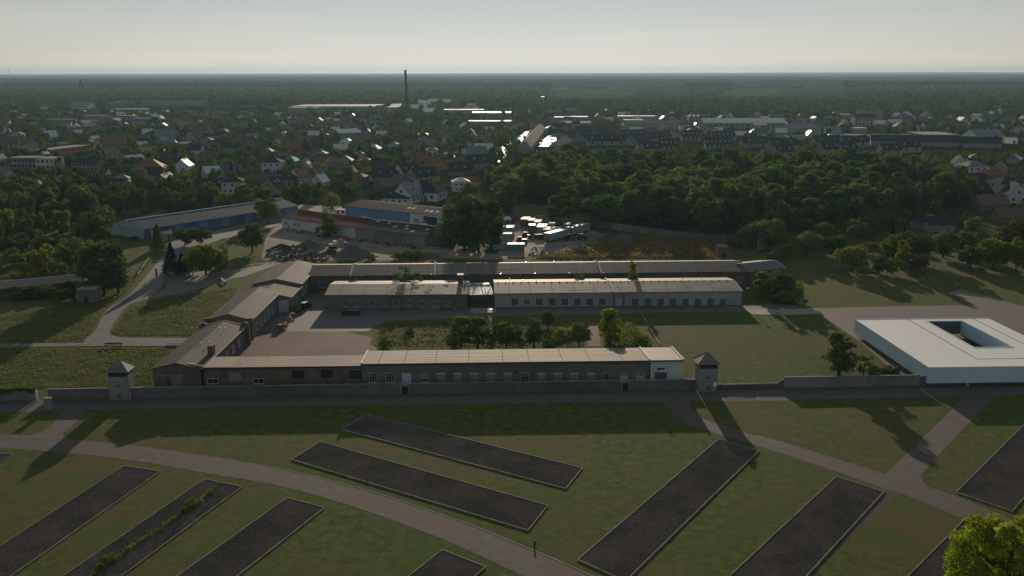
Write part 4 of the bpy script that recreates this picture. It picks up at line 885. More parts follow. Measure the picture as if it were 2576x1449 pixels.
    # boundary wall behind the yard
    pts=PX((1284,553),(1340,556),(1405,562),(1538,577),(1688,597),(1825,611))
    for i in range(len(pts)-1):
        A,B=pts[i],pts[i+1]; rz,L=frame2(A,B); r=thing('boundary_wall',('leftmost','second','third','fourth','rightmost')[i]+' length of the long concrete boundary wall behind the works yard','wall',A,rz,'lengths of the rear boundary wall')
        MB().box(0,L-.05,0,.3,-.3,2.9).build('wall_body',M['concrete' if i%2 else 'wallgrey'],r)
        b=MB()
        for s in np.arange(0,L-.5,3.): b.box(s,s+.35,-.12,-.002,-.1,3.0)
        b.build('posts',M['wallgrey'],r)
    # brick pillar hut and block near right fringe
    r,L,ro=hall('brick_shed','ruined dark brick shed at the right end of the dry weeds','shed',at(1807,650),at(1832,650),6.,4.0,4.4,'hbrick','slate'); panel('door',r,2,0,1.2,2.2,'dark')
    x,y=at(1913,628); r=thing('concrete_tower_stump','pale concrete column among the bushes right of the brick shed','pillar',(x,y)); MB().box(-1.2,1.2,-1,1,0,6.0).build('shaft',M['concrete'],r); MB().box(-1.4,1.4,-1.2,1.2,6.003,6.4).build('cap',M['kerb'],r)
    # left low building with white verge, concrete block
    A=at(-20,752); B=at(215,722); A=at(-15,728,3.2); B=at(208,706,3.2)
    r,L,ro=hall('low_shed','long low shed with brown roof and pale ridge at the left edge','shed',A,B,9.,3.2,4.4,'brick','felt',over=.4); MB().tube([(0,4.5,4.62),(L,4.5,4.62)],.2,5).build('ridge_cap',M['parapet'],ro); panel('door',r,L*.8,0,2,2.2,'dark')
    A=at(195,763); r=thing('concrete_block_hut','plain dark concrete hut in the tree shadow on the left','hut',A,.0); B=at(239,763); L=B[0]-A[0]
    MB().box(0,L,0,5,-.2,4.2).build('wall',M['wallgrey'],r); MB().box(-.2,L+.2,-.2,5.2,4.203,4.4).build('roof',M['concrete'],r); panel('door',r,L*.5,0,1.2,2.1,'dark')
    # gate, rails, board
    for (p,lb,hh) in ((PX((347,696),(354,684)),'lower white barrier rail beside the meadow road',1.),(PX((355,682),(374,655)),'upper white barrier rail beside the meadow road',1.)):
        rz,L=frame2(*p); r=thing('barrier_rail',lb,'barrier',p[0],rz,'barrier rails'); MB().box(0,L,-.1,.1,hh-.25,hh).build('rail',M['kerb'],r)
        for s in (0.3,L/2,L-.5): MB().box(s,s+.2,-.08,.08,-.1,hh-.253).build('post',M['kerb'],r)
    x,y=at(394,697); r=thing('field_gate','dark gate with two posts across the meadow road','gate',(x,y),.0); MB().box(-.25,.25,-.25,.25,-.1,3.).build('post',M['steel'],r); MB().box(11.3,11.7,-.2,.2,-.1,2.).build('post',M['steel'],r); b=MB()
    for z in (.3,.8,1.3): b.box(.26,11.2,-.04,.04,z,z+.07)
    for s in np.arange(.5,11,1.2): b.box(s,s+.05,-.03,.03,.2,1.45)
    b.build('gate_leaf',M['steel'],r)
    p=PX((567,716),(556,704)); rz,L=frame2(*p); r=thing('concrete_board','pale slanting concrete beam on the verge left of the left wing','beam',p[0],rz); MB().box(0,L,-.45,.45,.7,.95).build('slab',M['kerb'],r); MB().box(.2,.5,-.4,.4,-.1,.697).box(L-.5,L-.2,-.4,.4,-.1,.697).build('foot',M['concrete'],r)
    A=at(421,869); B=at(455,869); rz,L=frame2(A,B); r=thing('white_low_fence','short white board fence where the lane meets the left wing','fence',A,rz); MB().box(0,L,-.05,.05,.15,.75).build('board',M['white'],r); MB().box(0,.12,-.06,.06,-.1,.8).box(L-.12,L,-.06,.06,-.1,.8).build('post',M['white'],r)
    x,y=at(285,873); r=thing('park_bench','dark bench beside the narrow lane in the meadow','bench',(x,y,.09),.02); MB().box(-2.3,2.3,-.3,.3,.45,.52).build('seat',M['steel'],r); MB().box(-2.3,2.3,.3,.36,.6,1.).build('backrest',M['steel'],r)
    for s in (-2.1,2.05): MB().box(s,s+.08,-.25,.33,0,.447).build('leg',M['steel'],r)
    x,y=at(342,852); r=thing('road_sign','thin small sign post at the bend of the meadow road','sign',(x,y)); MB().tube([(0,0,-.1),(0,0,2.2)],.05,6).build('post',M['galv'],r); MB().box(-.35,.35,-.03,.03,2.2,2.75).build('sign_plate',M['galv'],r)
    x,y=at(1878,767); r=thing('lamp_post','thin lamp post at the right corner of the pale workshop','lamp post',(x,y)); MB().tube([(0,0,-.1),(0,0,5)],.07,6).build('pole',M['steel'],r); MB().box(-.3,.3,-.3,.3,5,5.3).build('lantern',M['galv'],r)
    rubble('kerb_stones','flat broken slabs on the lawn edge behind the slab path',PX((1960,742),(2000,735),(2020,752),(2030,768),(2010,768)),26,.5,1.2,['slab','concrete'],12)
def tractor(u,v,lb):
    x,y=at(u,v); r=thing('tractor',lb,'tractor',(x,y,.05),random.uniform(-.5,.5),'tractors in the works yard')
    MB().box(-.6,2.6,-.5,.5,.8,1.7).build('body',M['steel'],r); MB().box(-1.1,.6,-.75,.75,1.2,2.6).build('cab',M['glass'],r); MB().box(-1.2,.7,-.85,.85,2.603,2.75).build('cab_roof',M['top_shiny'],r)
    for xx,rad in ((-.7,.85),(2.1,.5)):
        for yy in (-1,1): MB().tube([(xx,yy*.8,rad),(xx,yy*1.15,rad)],rad,12).build('wheel',M['tyre'],r)
# ---------------------------------------------------------------- foliage
def leaf_quads(P,N,size,r,sizevar=.35):
    n=len(P); d=N+r.normal(0,.75,(n,3)); d/=np.linalg.norm(d,axis=1)[:,None]
    a=np.cross(d,r.normal(0,1,(n,3))); a/=np.linalg.norm(a,axis=1)[:,None]+1e-9; b=np.cross(d,a)
    s=(size*(1+sizevar*r.normal(0,1,n)).clip(.4,2))[:,None]*.5; a=a*s; b=b*s*.8
    V=np.stack([P-a-b*.3,P+b,P+a+b*.2,P-b],1).reshape(-1,3); Fc=np.arange(4*n).reshape(n,4); return V,Fc
def crown(kind,seed,n,leaf):
    """leafy crown of a tree 1 unit = 1 m; nominal height 12 m, base at 0"""
    r=np.random.default_rng(seed); C=[];R=[]
    if kind=='round':
        k=60; Rm=4.6
        while len(C)<k:
            p=r.normal(0,1,3); p/=np.linalg.norm(p); q=r.uniform(.5,.88); z=6.0+p[2]*5.7*q
            if z<1.3: continue
            w=1+.18*math.sin(3*math.atan2(p[1],p[0])+seed); C.append((p[0]*Rm*q*w,p[1]*Rm*q*w,z)); R.append(r.uniform(.85,1.75))
    elif kind=='wide':
        k=66
        while len(C)<k:
            p=r.normal(0,1,3); p/=np.linalg.norm(p); q=r.uniform(.5,.9)
            if 5.9+p[2]*5.2*q<1.2: continue
            C.append((p[0]*5.6*q,p[1]*5.6*q,5.9+p[2]*5.2*q)); R.append(r.uniform(.8,1.8))
    elif kind=='tall':
        for i in range(60):
            t=r.uniform(0,1); a=r.uniform(0,6.28); w=3.1*math.sin(math.pi*(.2+.72*t))**.7; q=r.uniform(.3,.85); C.append((math.cos(a)*w*q,math.sin(a)*w*q,1.3+10.1*t)); R.append(r.uniform(.65,1.35))
    elif kind=='poplar':
        for i in range(46):
            t=r.uniform(0,1); a=r.uniform(0,6.28); w=1.9*math.sin(math.pi*(.1+.85*t))**.6; q=r.uniform(.3,.9); C.append((math.cos(a)*w*q,math.sin(a)*w*q,1.2+10.4*t)); R.append(r.uniform(.45,.85))
    elif kind=='bush':
        for i in range(34):
            p=r.normal(0,1,3); p/=np.linalg.norm(p); q=r.uniform(.4,.9); C.append((p[0]*5.2*q,p[1]*5.2*q,max(1.2,3.8+p[2]*6.0*q))); R.append(r.uniform(.9,1.9))
    elif kind=='ragged':
        for i in range(36):
            t=r.uniform(0,1); a=r.uniform(0,6.28); w=4.4*math.sin(math.pi*(.2+.7*t)); q=r.uniform(.35,1.05); C.append((math.cos(a)*w*q,math.sin(a)*w*q,3+8.6*t+r.normal(0,.4))); R.append(r.uniform(.6,1.35))
    if kind=='spruce':
        t=r.random(n)**.8; h=12*(1-t)*.93+.9; t2=1-(h-.9)/11.1; ph=r.uniform(0,6.28,n); tier=1-.28*((h*1.25)%1.); rad=3.0*(t2**.85)*tier*(.45+.55*np.sqrt(r.random(n)))*(1+.12*np.sin(ph*7+h*3)); 
        P=np.stack([np.cos(ph)*rad,np.sin(ph)*rad,h-rad*.22],1); N=np.stack([np.cos(ph),np.sin(ph),np.full(n,.9)],1)
    else:
        C=np.array(C);R=np.array(R); pr=R**2/np.sum(R**2); idx=r.choice(len(C),n,p=pr); d=r.normal(0,1,(n,3)); d/=np.linalg.norm(d,axis=1)[:,None]; d[:,2]=np.where(d[:,2]<-.35,-d[:,2],d[:,2])
        q=(.80+.28*r.random(n)); P=C[idx]+d*(R[idx]*q)[:,None]*np.array([1,1,.85]); N=d
    V,Fc=leaf_quads(P,N,leaf,r); return V,Fc
def trunkmb(kind,seed,h=12.):
    rr=random.Random(seed); b=MB(); th={'spruce':11,'poplar':9,'bush':2.5}.get(kind,7.5); r0={'spruce':.22,'poplar':.3,'bush':.18}.get(kind,.34)
    b.tube([(0,0,-.2),(rr.uniform(-.1,.1),rr.uniform(-.1,.1),th*.5),(rr.uniform(-.2,.2),rr.uniform(-.2,.2),th)],[r0,r0*.72,r0*.3],7)
    if kind!='spruce':
        for i in range(7):
            a=i*2.4+rr.random(); z=th*(.3+.08*i) if kind!='bush' else .3; q=2.6 if kind!='poplar' else 1.; b.tube([(0,0,z),(math.cos(a)*q*.5,math.sin(a)*q*.5,z+1.),(math.cos(a)*q,math.sin(a)*q,z+2.4)],[r0*.4,r0*.28,r0*.1],5)
    return b
PROTO={}
KINDS={'round':('broadleaf_tree',4600,.58),'wide':('broadleaf_tree',5200,.62),'tall':('broadleaf_tree',4000,.52),'poplar':('poplar_tree',3000,.42),'bush':('shrub',3600,.55),'ragged':('pine_tree',2200,.5),'spruce':('spruce_tree',2600,.5)}
def crown_data(kind,var,leafmat):
    key=(kind,var,leafmat)
    if key in PROTO: return PROTO[key]
    base=(kind,var)
    if base not in PROTO:
        nm,n,lf=KINDS[kind]; V,Fc=crown(kind,var*17+3,n,lf); me=npmesh('crown',V,Fc); PROTO[base]=me; PROTO[base+('t',)]=trunkmb(kind,var).mesh('trunk',M['bark'])
    me=PROTO[base].copy(); me.materials.append(M[leafmat]); PROTO[key]=me; return me
TREES=[]   # records for labelling
def tree(x,y,h,w,kind,leafm,label=None,rz=None,rr=random):
    """w = crown width"""
    var=rr.randrange(3); nm=KINDS[kind][0]
    if kind in('bush',) : nm='shrub'
    nominal={'round':9.8,'wide':12.,'tall':6.6,'poplar':4.4,'bush':11.5,'ragged':8.8,'spruce':6.}[kind]
    hn={'bush':9.4,'spruce':12.4,'round':12.6,'wide':12.2,'tall':12.3,'poplar':12.4,'ragged':12.6}[kind]
    sx=w/nominal; sz=h/hn
    r=thing(nm,label,'shrub' if nm=='shrub' else 'tree',(x,y,0),rr.uniform(0,6.28) if rz is None else rz)
    r.scale=(sx,sx,sz)
    link('crown',crown_data(kind,var,leafm),r); link('trunk',PROTO[(kind,var,'t')],r)
    TREES.append((r,kind,leafm,x,y,h,w,label)); return r
def treepx(u,vb,vt,wpx,kind,leafm,label=None,dy=0.):
    x,y=at(u,vb); y+=dy; h=htop(x,y,vt); w=wpx/F*(y*math.cos(PITCH)+14)*1.16
    return tree(x,y,h,w,kind,leafm,label)
def hand_trees():
    T=[ # u, vbase, vtop, width px, kind, leaf, label
    (1132,622,508,62,'tall','leaf_mid','left tree of the big dark poplar clump in the works yard'),(1168,634,497,66,'tall','leaf_dark','front tree of the big dark poplar clump, left of centre'),
    (1204,636,494,62,'tall','leaf_dark','front tree of the big dark poplar clump, right of centre'),(1238,628,505,58,'tall','leaf_dark','right tree of the big dark poplar clump'),
    (1186,610,493,60,'tall','leaf_mid','rear tallest tree of the big dark poplar clump'),(1246,606,515,44,'tall','leaf_olive','rear right tree of the big dark poplar clump'),
    (676,562,485,60,'round','leaf_mid','round bright green tree standing before the long blue warehouse'),(635,636,551,60,'round','leaf_dark','dark round tree at the left edge of the works yard'),
    (433,690,608,50,'spruce','leaf_spruce','tall dark spruce beside the field gate'),(459,688,634,38,'spruce','leaf_spruce','small dark spruce right of the tall one'),
    (518,692,606,88,'wide','leaf_yellow','large yellow-green shrub-like tree right of the spruces'),(486,690,626,50,'bush','leaf_olive','olive shrub leaning against the yellow tree'),(556,684,618,44,'bush','leaf_yellow','yellow shrub at the right of the yellow tree'),
    (398,630,561,40,'spruce','leaf_dark','dark conifer before the left end of the blue warehouse'),(468,616,566,52,'round','leaf_dark','left dark tree in front of the blue warehouse'),(507,612,562,52,'round','leaf_dark','right dark tree in front of the blue warehouse'),
    (338,604,590,26,'bush','leaf_dark','small dark bush at the pale gable of the blue warehouse'),
    (228,738,622,64,'tall','leaf_mid','left one of the three tall poplars near the concrete hut'),(262,744,603,74,'tall','leaf_mid','middle one of the three tall poplars near the concrete hut'),(298,738,607,54,'tall','leaf_pale','right silvery one of the three tall poplars near the concrete hut'),
    (106,694,614,78,'bush','leaf_yellow','yellow bush in the overgrown ground left of the poplars'),(50,668,628,56,'bush','leaf_olive','olive bush near the left edge'),(182,660,600,70,'bush','leaf_olive','olive bush between the yellow bush and the poplars'),(45,704,682,52,'bush','leaf_yellow','low yellow bush above the low shed at the left edge'),
    (150,700,655,50,'bush','leaf_olive','olive bush right above the low shed'),(212,640,605,60,'round','leaf_mid','mid green tree behind the poplars'),(80,620,550,24,'poplar','leaf_pale','slim pale poplar standing alone on the left'),(2,630,545,26,'poplar','leaf_pale','slim poplar cut by the left edge'),
    (55,600,546,50,'bush','leaf_brown','reddish brown bush on the left'),(120,640,590,56,'round','leaf_dark','dark tree above the yellow bush'),(30,640,590,60,'round','leaf_dark','dark tree near the left edge'),
    (240,612,532,96,'wide','leaf_dark','big dark tree left of the blue warehouse gable'),(262,650,600,60,'round','leaf_dark','dark round tree below the big dark tree left of the gable'),(330,560,525,40,'round','leaf_brown','brownish tree behind the left end of the blue warehouse'),(410,548,533,40,'bush','leaf_olive','olive bush behind the blue warehouse roof'),
    (468,534,495,50,'round','leaf_dark','dark tree behind the blue warehouse near the pale shed'),
    (827,597,533,48,'tall','leaf_olive','autumn-tinted tree standing in front of the red-roofed hall'),(836,522,486,46,'bush','leaf_yellow','yellowish bush behind the site cabins'),
    (1432,560,462,50,'poplar','leaf_olive','tall pale poplar left of the big park tree'),(1398,560,492,44,'tall','leaf_mid','slender tree left of the tall pale poplar'),(1521,572,481,94,'round','leaf_mid','big round tree on the green bank'),(1643,556,498,48,'tall','leaf_olive','olive tree standing out in front of the dense wood'),
    (1283,520,425,70,'round','leaf_olive','tall light tree right behind the poplar clump'),
    (1918,748,680,52,'tall','leaf_fresh','bright green tree at the right end of the long grey building'),(1965,752,672,60,'round','leaf_dark','dark tree hiding the right end of the long grey building'),(2000,756,705,52,'bush','leaf_fresh','bright shrub right of the long grey building'),(1978,762,722,66,'bush','leaf_olive','olive shrub below the right end of the long grey building'),
    (2110,942,833,76,'tall','leaf_olive','bushy olive tree standing alone left of the white hall'),(2172,950,890,50,'ragged','leaf_olive','sparse pine behind the perimeter wall near the white hall'),(2238,950,917,56,'bush','leaf_dark','dark low bush at the corner of the white hall'),(2200,950,925,44,'bush','leaf_dark','dark low bush left of the white hall corner'),
    (2144,682,610,84,'wide','leaf_yellow','large yellow tree at the edge of the right meadow'),(2247,650,586,54,'round','leaf_yellow','yellow tree behind the small green tree'),(2268,680,602,36,'tall','leaf_yellow','narrow yellow tree between green trees at the meadow edge'),(2244,690,644,46,'round','leaf_fresh','small fresh green tree at the meadow edge'),
    (2211,688,645,36,'tall','leaf_dark','small dark tree left of the fresh green tree'),(2309,686,634,44,'round','leaf_brown','brownish small tree at the meadow edge'),(2302,660,576,84,'round','leaf_dark','big dark tree behind the brownish small tree'),(2372,648,574,64,'round','leaf_mid','mid green tree right of the big dark tree at the meadow edge'),(2425,640,574,60,'round','leaf_mid','dense green tree further right at the meadow edge'),
    (2440,676,610,54,'round','leaf_mid','round green tree left of the bright right-edge trees'),(2497,676,590,86,'wide','leaf_fresh','large bright green tree near the right edge'),(2556,682,588,76,'wide','leaf_fresh','large bright green tree cut by the right edge'),
    (2027,645,577,62,'round','leaf_olive','olive tree left of the small hut'),(2075,614,554,52,'round','leaf_mid','green tree above the olive tree'),(2098,640,582,52,'round','leaf_dark','dark tree left of the yellow tree'),(2152,606,547,50,'ragged','leaf_mid','open conifer behind the yellow tree'),(2203,576,521,48,'round','leaf_brown','reddish brown tree before the dense wood'),
    (1974,655,608,36,'bush','leaf_olive','small olive shrub above the end of the long grey building'),(1944,668,628,44,'bush','leaf_brown','brownish shrub behind the long grey building end'),(2380,578,547,38,'round','leaf_mid','small tree by the grey roofs on the right'),
    (1935,628,545,84,'round','leaf_olive','large olive tree behind the right end of the long grey building'),(1888,620,560,52,'round','leaf_mid','green tree left of the large olive tree'),(1850,622,585,50,'bush','leaf_olive','low olive shrub at the right end of the dry weeds'),
    (2550,640,545,70,'round','leaf_brown','brown-green tree at the right edge'),
    # inner garden
    (1160,870,797,60,'tall','leaf_fresh','left tree of the pair in the inner garden behind the front building'),(1202,872,798,58,'tall','leaf_mid','right tree of the pair in the inner garden behind the front building'),(1274,873,804,86,'wide','leaf_mid','broad tree in the middle of the inner garden'),(1343,871,798,48,'tall','leaf_mid','slim tree right of the broad garden tree'),
    (1378,822,777,42,'round','leaf_mid','small round tree at the rear of the inner garden'),(1414,871,819,52,'bush','leaf_fresh','bright small tree in the inner garden'),(1457,873,804,58,'round','leaf_fresh','round tree left of the dirt track in the inner garden'),(1533,870,777,60,'tall','leaf_fresh','tall tree right of the dirt track in the inner garden'),
    (1608,872,838,60,'bush','leaf_fresh','low bright shrub at the right of the inner garden'),(1138,872,838,44,'bush','leaf_fresh','bright bush at the left foot of the garden pair'),(968,872,852,34,'bush','leaf_dark','dark low bush at the left end of the inner garden'),(1030,842,826,26,'bush','leaf_dark','small dark shrub on the courtyard edge'),(1234,870,843,26,'bush','leaf_mid','low shrub between the garden pair and the broad tree'),(1313,873,848,22,'bush','leaf_olive','low dark shrub right of the broad garden tree'),(1380,873,848,26,'bush','leaf_mid','low shrub left of the bright small garden tree'),
    # beyond the workshops
    (1590,737,655,26,'tall','leaf_fresh','slim bright tree rising behind the pale workshop'),(1017,741,668,46,'ragged','leaf_mid','feathery tree rising behind the grey workshop roof'),(1046,741,682,38,'ragged','leaf_mid','lower feathery tree beside the first behind the grey workshop'),(1515,738,688,44,'bush','leaf_dark','dark bush in the alley behind the pale workshop'),(1459,738,684,30,'bush','leaf_mid','green bush in the alley left of the dark one'),(890,741,698,34,'bush','leaf_dark','bush in the alley at the left end'),
    (795,724,690,34,'ragged','leaf_dark','dark shrub by the rear wall of the courtyard corner'),
    (745,788,765,30,'bush','leaf_dark','dark bush at the corner beside the off-roader'),
    (1010,650,628,46,'bush','leaf_fresh','left bush on the long grey mound'),(1050,652,630,54,'bush','leaf_mid','right bush on the long grey mound'),(935,652,640,30,'bush','leaf_olive','small bush right of the large grit cone'),
    (185,722,708,44,'bush','leaf_dark','dark bush right of the low shed roof'),(110,748,715,64,'bush','leaf_olive','olive bush in front of the low shed'),(50,752,722,64,'bush','leaf_dark','dark bush in front of the low shed near the left edge'),(165,756,722,50,'bush','leaf_dark','dark bush in front of the right end of the low shed'),(182,735,705,34,'tall','leaf_dark','slim dark tree at the right end of the low shed'),(150,700,690,30,'bush','leaf_yellow','little yellow bush on the low shed ridge line')]
    for t in T: treepx(*t[:6],label=t[6])
    # weeds on the plot: two larger shrubs and tufts
    for (u,v,w,h,lb) in ((482,1276,26,22,'larger bright shrub on the weedy gravel plot'),(464,1290,22,16,'smaller bright shrub beside the larger one on the weedy gravel plot'),(276,1414,36,18,'bright shrub near the bottom of the weedy gravel plot'),(252,1436,30,20,'bright shrub at the bottom edge on the weedy gravel plot'),(530,1244,22,9,'small shrub near the upper end of the weedy gravel plot')):
        treepx(u,v,v-h,w,'bush','leaf_fresh',lb)
    pts=PX((556,1216),(528,1240),(480,1283),(400,1335),(330,1380),(270,1420),(225,1460)); rr=np.random.default_rng(5); P=[]
    for i in range(len(pts)-1):
        a=np.array(pts[i]);b=np.array(pts[i+1]); L=np.linalg.norm(b-a)
        for k in range(int(L*9)):
            t=rr.random(); q=a+(b-a)*t+rr.normal(0,.22,2); P.append((q[0],q[1],abs(rr.normal(0,.28))+.12))
    P=np.repeat(np.array(P),5,0); P+=rr.normal(0,.14,P.shape); P[:,2]=np.abs(P[:,2]); V,Fc=leaf_quads(P,np.tile([0,0,1.],(len(P),1)),.2,rr)
    me=npmesh('weeds',V,Fc); me.materials.append(M['leaf_fresh']); tag(link('weeds',me),'narrow row of weeds growing along the middle of a gravel plot','weeds',kind='stuff')
    # near tree bottom right
    x,y=at(2516,1640); h=htop(x,y,1312); r=np.random.default_rng(8); C=[];R=[]
    for i in range(150):
        p=r.normal(0,1,3); p/=np.linalg.norm(p); q=r.uniform(.45,.93)
        if p[2]<-.55: continue
        C.append((p[0]*8.2*q,p[1]*8.2*q,h*.60+p[2]*h*.37*q)); R.append(r.uniform(.8,1.5))
    C=np.array(C);R=np.array(R); n=52000; pr=R**2/np.sum(R**2); idx=r.choice(len(C),n,p=pr); d=r.normal(0,1,(n,3)); d/=np.linalg.norm(d,axis=1)[:,None]; d[:,2]=np.where(d[:,2]<-.3,-d[:,2],d[:,2])
    q=.72+.36*r.random(n)+.15*np.sin(d[:,0]*9+d[:,2]*7); P=C[idx]+d*(R[idx]*q)[:,None]; V,Fc=leaf_quads(P,d,.26,r)
    me=npmesh('crown',V,Fc); me.materials.append(M['leaf_near']); t=thing('broadleaf_tree','big bright green tree filling the lower right corner','tree',(x,y,0)); link('crown',me,t)
    b=MB(); b.tube([(0,0,-.3),(.1,0,h*.3),(0,.2,h*.62),(.1,0,h*.85)],[.5,.4,.25,.08],10)
    for i in range(12):
        a=i*2.4; z=h*(.28+.03*i); b.tube([(0,0,z),(math.cos(a)*2.6,math.sin(a)*2.6,z+1.6),(math.cos(a)*5.4,math.sin(a)*5.4,z+3.2)],[.2,.13,.04],6)
    b.build('trunk',M['bark'],t)
    # overgrown hedge stuff in front of the low shed etc handled by shrubs
def tufts(label,poly,n,mats,size,seed,hmax=.22,excl=()):
    R=np.random.default_rng(seed); xs=[p[0] for p in poly]; ys=[p[1] for p in poly]; X=R.uniform(min(xs),max(xs),n*3); Y=R.uniform(min(ys),max(ys),n*3)
    k=inpoly(X,Y,poly); den=.5+.5*np.sin(X*.33+np.sin(Y*.21)*2)*np.sin(Y*.41+X*.11); k&=R.random(n*3)<.25+.75*den; X=X[k][:n];Y=Y[k][:n]; m=len(X)
    P=np.stack([X,Y,.14+R.random(m)*hmax],1); V,Fc=leaf_quads(P,np.tile([0.,-.5,.9],(m,1)),size,R,.4)
    me=npmesh('grass_tufts',V,Fc)
    for q in mats: me.materials.append(M[q])
    me.polygons.foreach_set('material_index',R.choice(len(mats),len(Fc),p=[.5,.3,.2][:len(mats)]).astype(np.int32)); tag(link('grass_tufts',me),label,'grass',kind='stuff')
def grass_tufts():
    g=('leaf_tuft','leaf_tuft2','leaf_tuft3')
    tufts('tall grass tufts between the narrow lane and the perimeter wall',PX((-20,878),(448,873),(384,965),(330,975),(-20,981)),7000,g,.26,31)
    tufts('tall grass tufts inside the bend of the meadow road',PX((300,846),(277,838),(335,768),(400,752),(520,735),(600,722),(560,790),(500,845)),6000,g,.26,32)
    tufts('tall grass tufts on the far left meadow',PX((-30,862),(-30,800),(120,780),(240,752),(330,690),(370,660),(388,650),(320,735),(262,780),(234,832),(206,861)),7500,g,.28,33)
    tufts('overgrown weeds covering the inner garden',PX((945,872),(955,815),(1470,806),(1470,873)),4500,('leaf_tuft2','leaf_tuft','leaf_tuft3'),.34,34,.3)
    tufts('overgrown weeds right of the dirt track in the garden',PX((1515,820),(1590,815),(1645,872),(1520,873)),2500,g,.42,35,.6)
    tufts('dry reddish weeds behind the long grey building',PX((1515,600),(1600,592),(1700,600),(1805,612),(1800,650),(1500,652),(1330,652),(1500,625)),13000,('leaf_dry','leaf_tuft2','leaf_tuft3'),.6,36,.7)
    tufts('grass tufts on the verge behind the compound',PX((500,662),(650,640),(668,652),(1330,655),(1800,652),(1800,656),(700,662),(520,690)),6000,g,.35,37,.3)
# ---------------------------------------------------------------- houses
HP={}
def house_proto(kind,wm,rm,far=False):
    """returns function placing a house; kinds: gable, hip, flat, tall"""
    key=(kind,wm,rm,far)
    if key in HP: return HP[key]
    L,D,ze,zr={'gable':(11,9,3.2,8.0),'tall':(11,9.5,5.6,9.6),'hip':(12.5,11,3.2,7.2),'flat':(14,10,6.0,6.3),'cube':(10,9.5,5.8,8.2),'wide':(16,10,3.2,7.6),'shed':(9,5,2.6,3.6)}[kind]
    r=bpy.data.objects.new('house' if kind!='shed' else 'garden_shed',None)
    parts=[]
    def mk(name,mb,mats,par):
        o=bpy.data.objects.new(name,mb.mesh(name,mats)); o.parent=par; parts.append(o); return o
    x0,x1,y0,y1=-L/2,L/2,-D/2,D/2
    if kind in('gable','tall','wide','shed'):
        w=MB().yz([(y0,-.3),(y1,-.3),(y1,ze),(0,zr),(y0,ze)],x0,x1); mk('wall',w,M[wm],r)
        g=gable_roof(L,D,ze,zr,.45,.35,.2); g.v=[(x+x0,y+y0,z) for x,y,z in g.v]; ro=mk('roof',g,M[rm],r)
    else:
        mk('wall',MB().box(x0,x1,y0,y1,-.3,ze),M[wm],r); e=.5
        if kind=='flat': g=MB().box(x0-.2,x1+.2,y0-.2,y1+.2,ze+.003,ze+.3)
        else:
            k=(L-D)/2+.3; g=MB(); g.add([(x0-e,y0-e,ze+.003),(x1+e,y0-e,ze+.003),(x1+e,y1+e,ze+.003),(x0-e,y1+e,ze+.003),(-k,0,zr),(k,0,zr)],[(0,1,5,4),(1,2,5),(2,3,4,5),(3,0,4),(3,2,1,0)])
        ro=mk('roof',g,M[rm],r)
    if kind!='shed':
        cz=zr if kind!='flat' else ze; mk('chimney',MB().box(1.5,2.1,-.9,-.3,cz-1.2,cz+1.0),M['redbrick'],ro)
        if not far:
            def wi(x,z,w=1.2,h=1.3,side='f'):
                b=MB(); t=.1
                if side=='f': b.box(x-w/2,x+w/2,y0-.07,y0-.003,z,z+h,0); b.box(x-w/2+t,x+w/2-t,y0-.085,y0-.071,z+t,z+h-t,1)
                elif side=='b': b.box(x-w/2,x+w/2,y1+.003,y1+.07,z,z+h,0)
                elif side=='r': b.box(x1+.003,x1+.07,x-w/2,x+w/2,z,z+h,0); b.box(x1+.071,x1+.085,x-w/2+t,x+w/2-t,z+t,z+h-t,1)
                else: b.box(x0-.07,x0-.003,x-w/2,x+w/2,z,z+h,0); b.box(x0-.085,x0-.071,x-w/2+t,x+w/2-t,z+t,z+h-t,1)
                mk('window',b,[M['frame'],M['glass']],r)
            for x in (-L*.33,-L*.08,L*.33): wi(x,1.0)
            if ze>5:
                for x in (-L*.33,0,L*.33): wi(x,3.7)
            for s in 'lr':
                wi(-D*.22,1.0,side=s); wi(D*.22,1.0,side=s)
                if kind!='hip' : wi(0,4.0 if kind!='flat' else 3.6,1.1,1.3,side=s)
            mk('door',MB().box(L*.1,L*.1+1.1,y0-.08,y0-.003,0,2.1),M['darkshutter'],r)
            if kind in('gable','tall','wide') and rm in('slate','slate_shiny','redtile'):
                s=(zr-ze)/(D/2); 
                for x in (-L*.25,L*.12):
                    yy=y0+D*.2; z=ze+s*D*.2+.24; b=MB(); b.add([(x,yy,z),(x+.9,yy,z),(x+.9,yy+1.,z+s),(x,yy+1.,z+s)],[(0,1,2,3)]); mk('roof_window',b,M['skylight'],ro)
    HP[key]=(r,parts); return HP[key]
HOUSES=[]
COLN={'hwhite':'white','hcream':'cream','hblue':'pale blue','hyellow':'yellow','hgrey':'grey','horange':'orange','hpink':'pinkish','hbrick':'brick','hgreen':'pale green'}
ROOFN={'slate':'dark slate roof','slate_shiny':'glossy dark roof','redtile':'red tiled roof','browntile':'brown tiled roof','greytile':'grey roof','shiny':'gleaming sheet roof','eternit':'grey corrugated roof'}
def house(x,y,rz,kind,wm,rm,label=None,far=False,scale=1.,group=None):
    src,parts=house_proto(kind,wm,rm,far)
    mp={src:src.copy()}; r=mp[src]; COL.objects.link(r); r.location=(x,y,0); r.rotation_euler=(0,0,rz); r.scale=(scale,)*3
    for p in parts: c=p.copy(); c.parent=mp[p.parent]; COL.objects.link(c); mp[p]=c
    tag(r,label,'house' if kind!='shed' else 'shed',group); HOUSES.append((r,kind,wm,rm,x,y,label)); return r
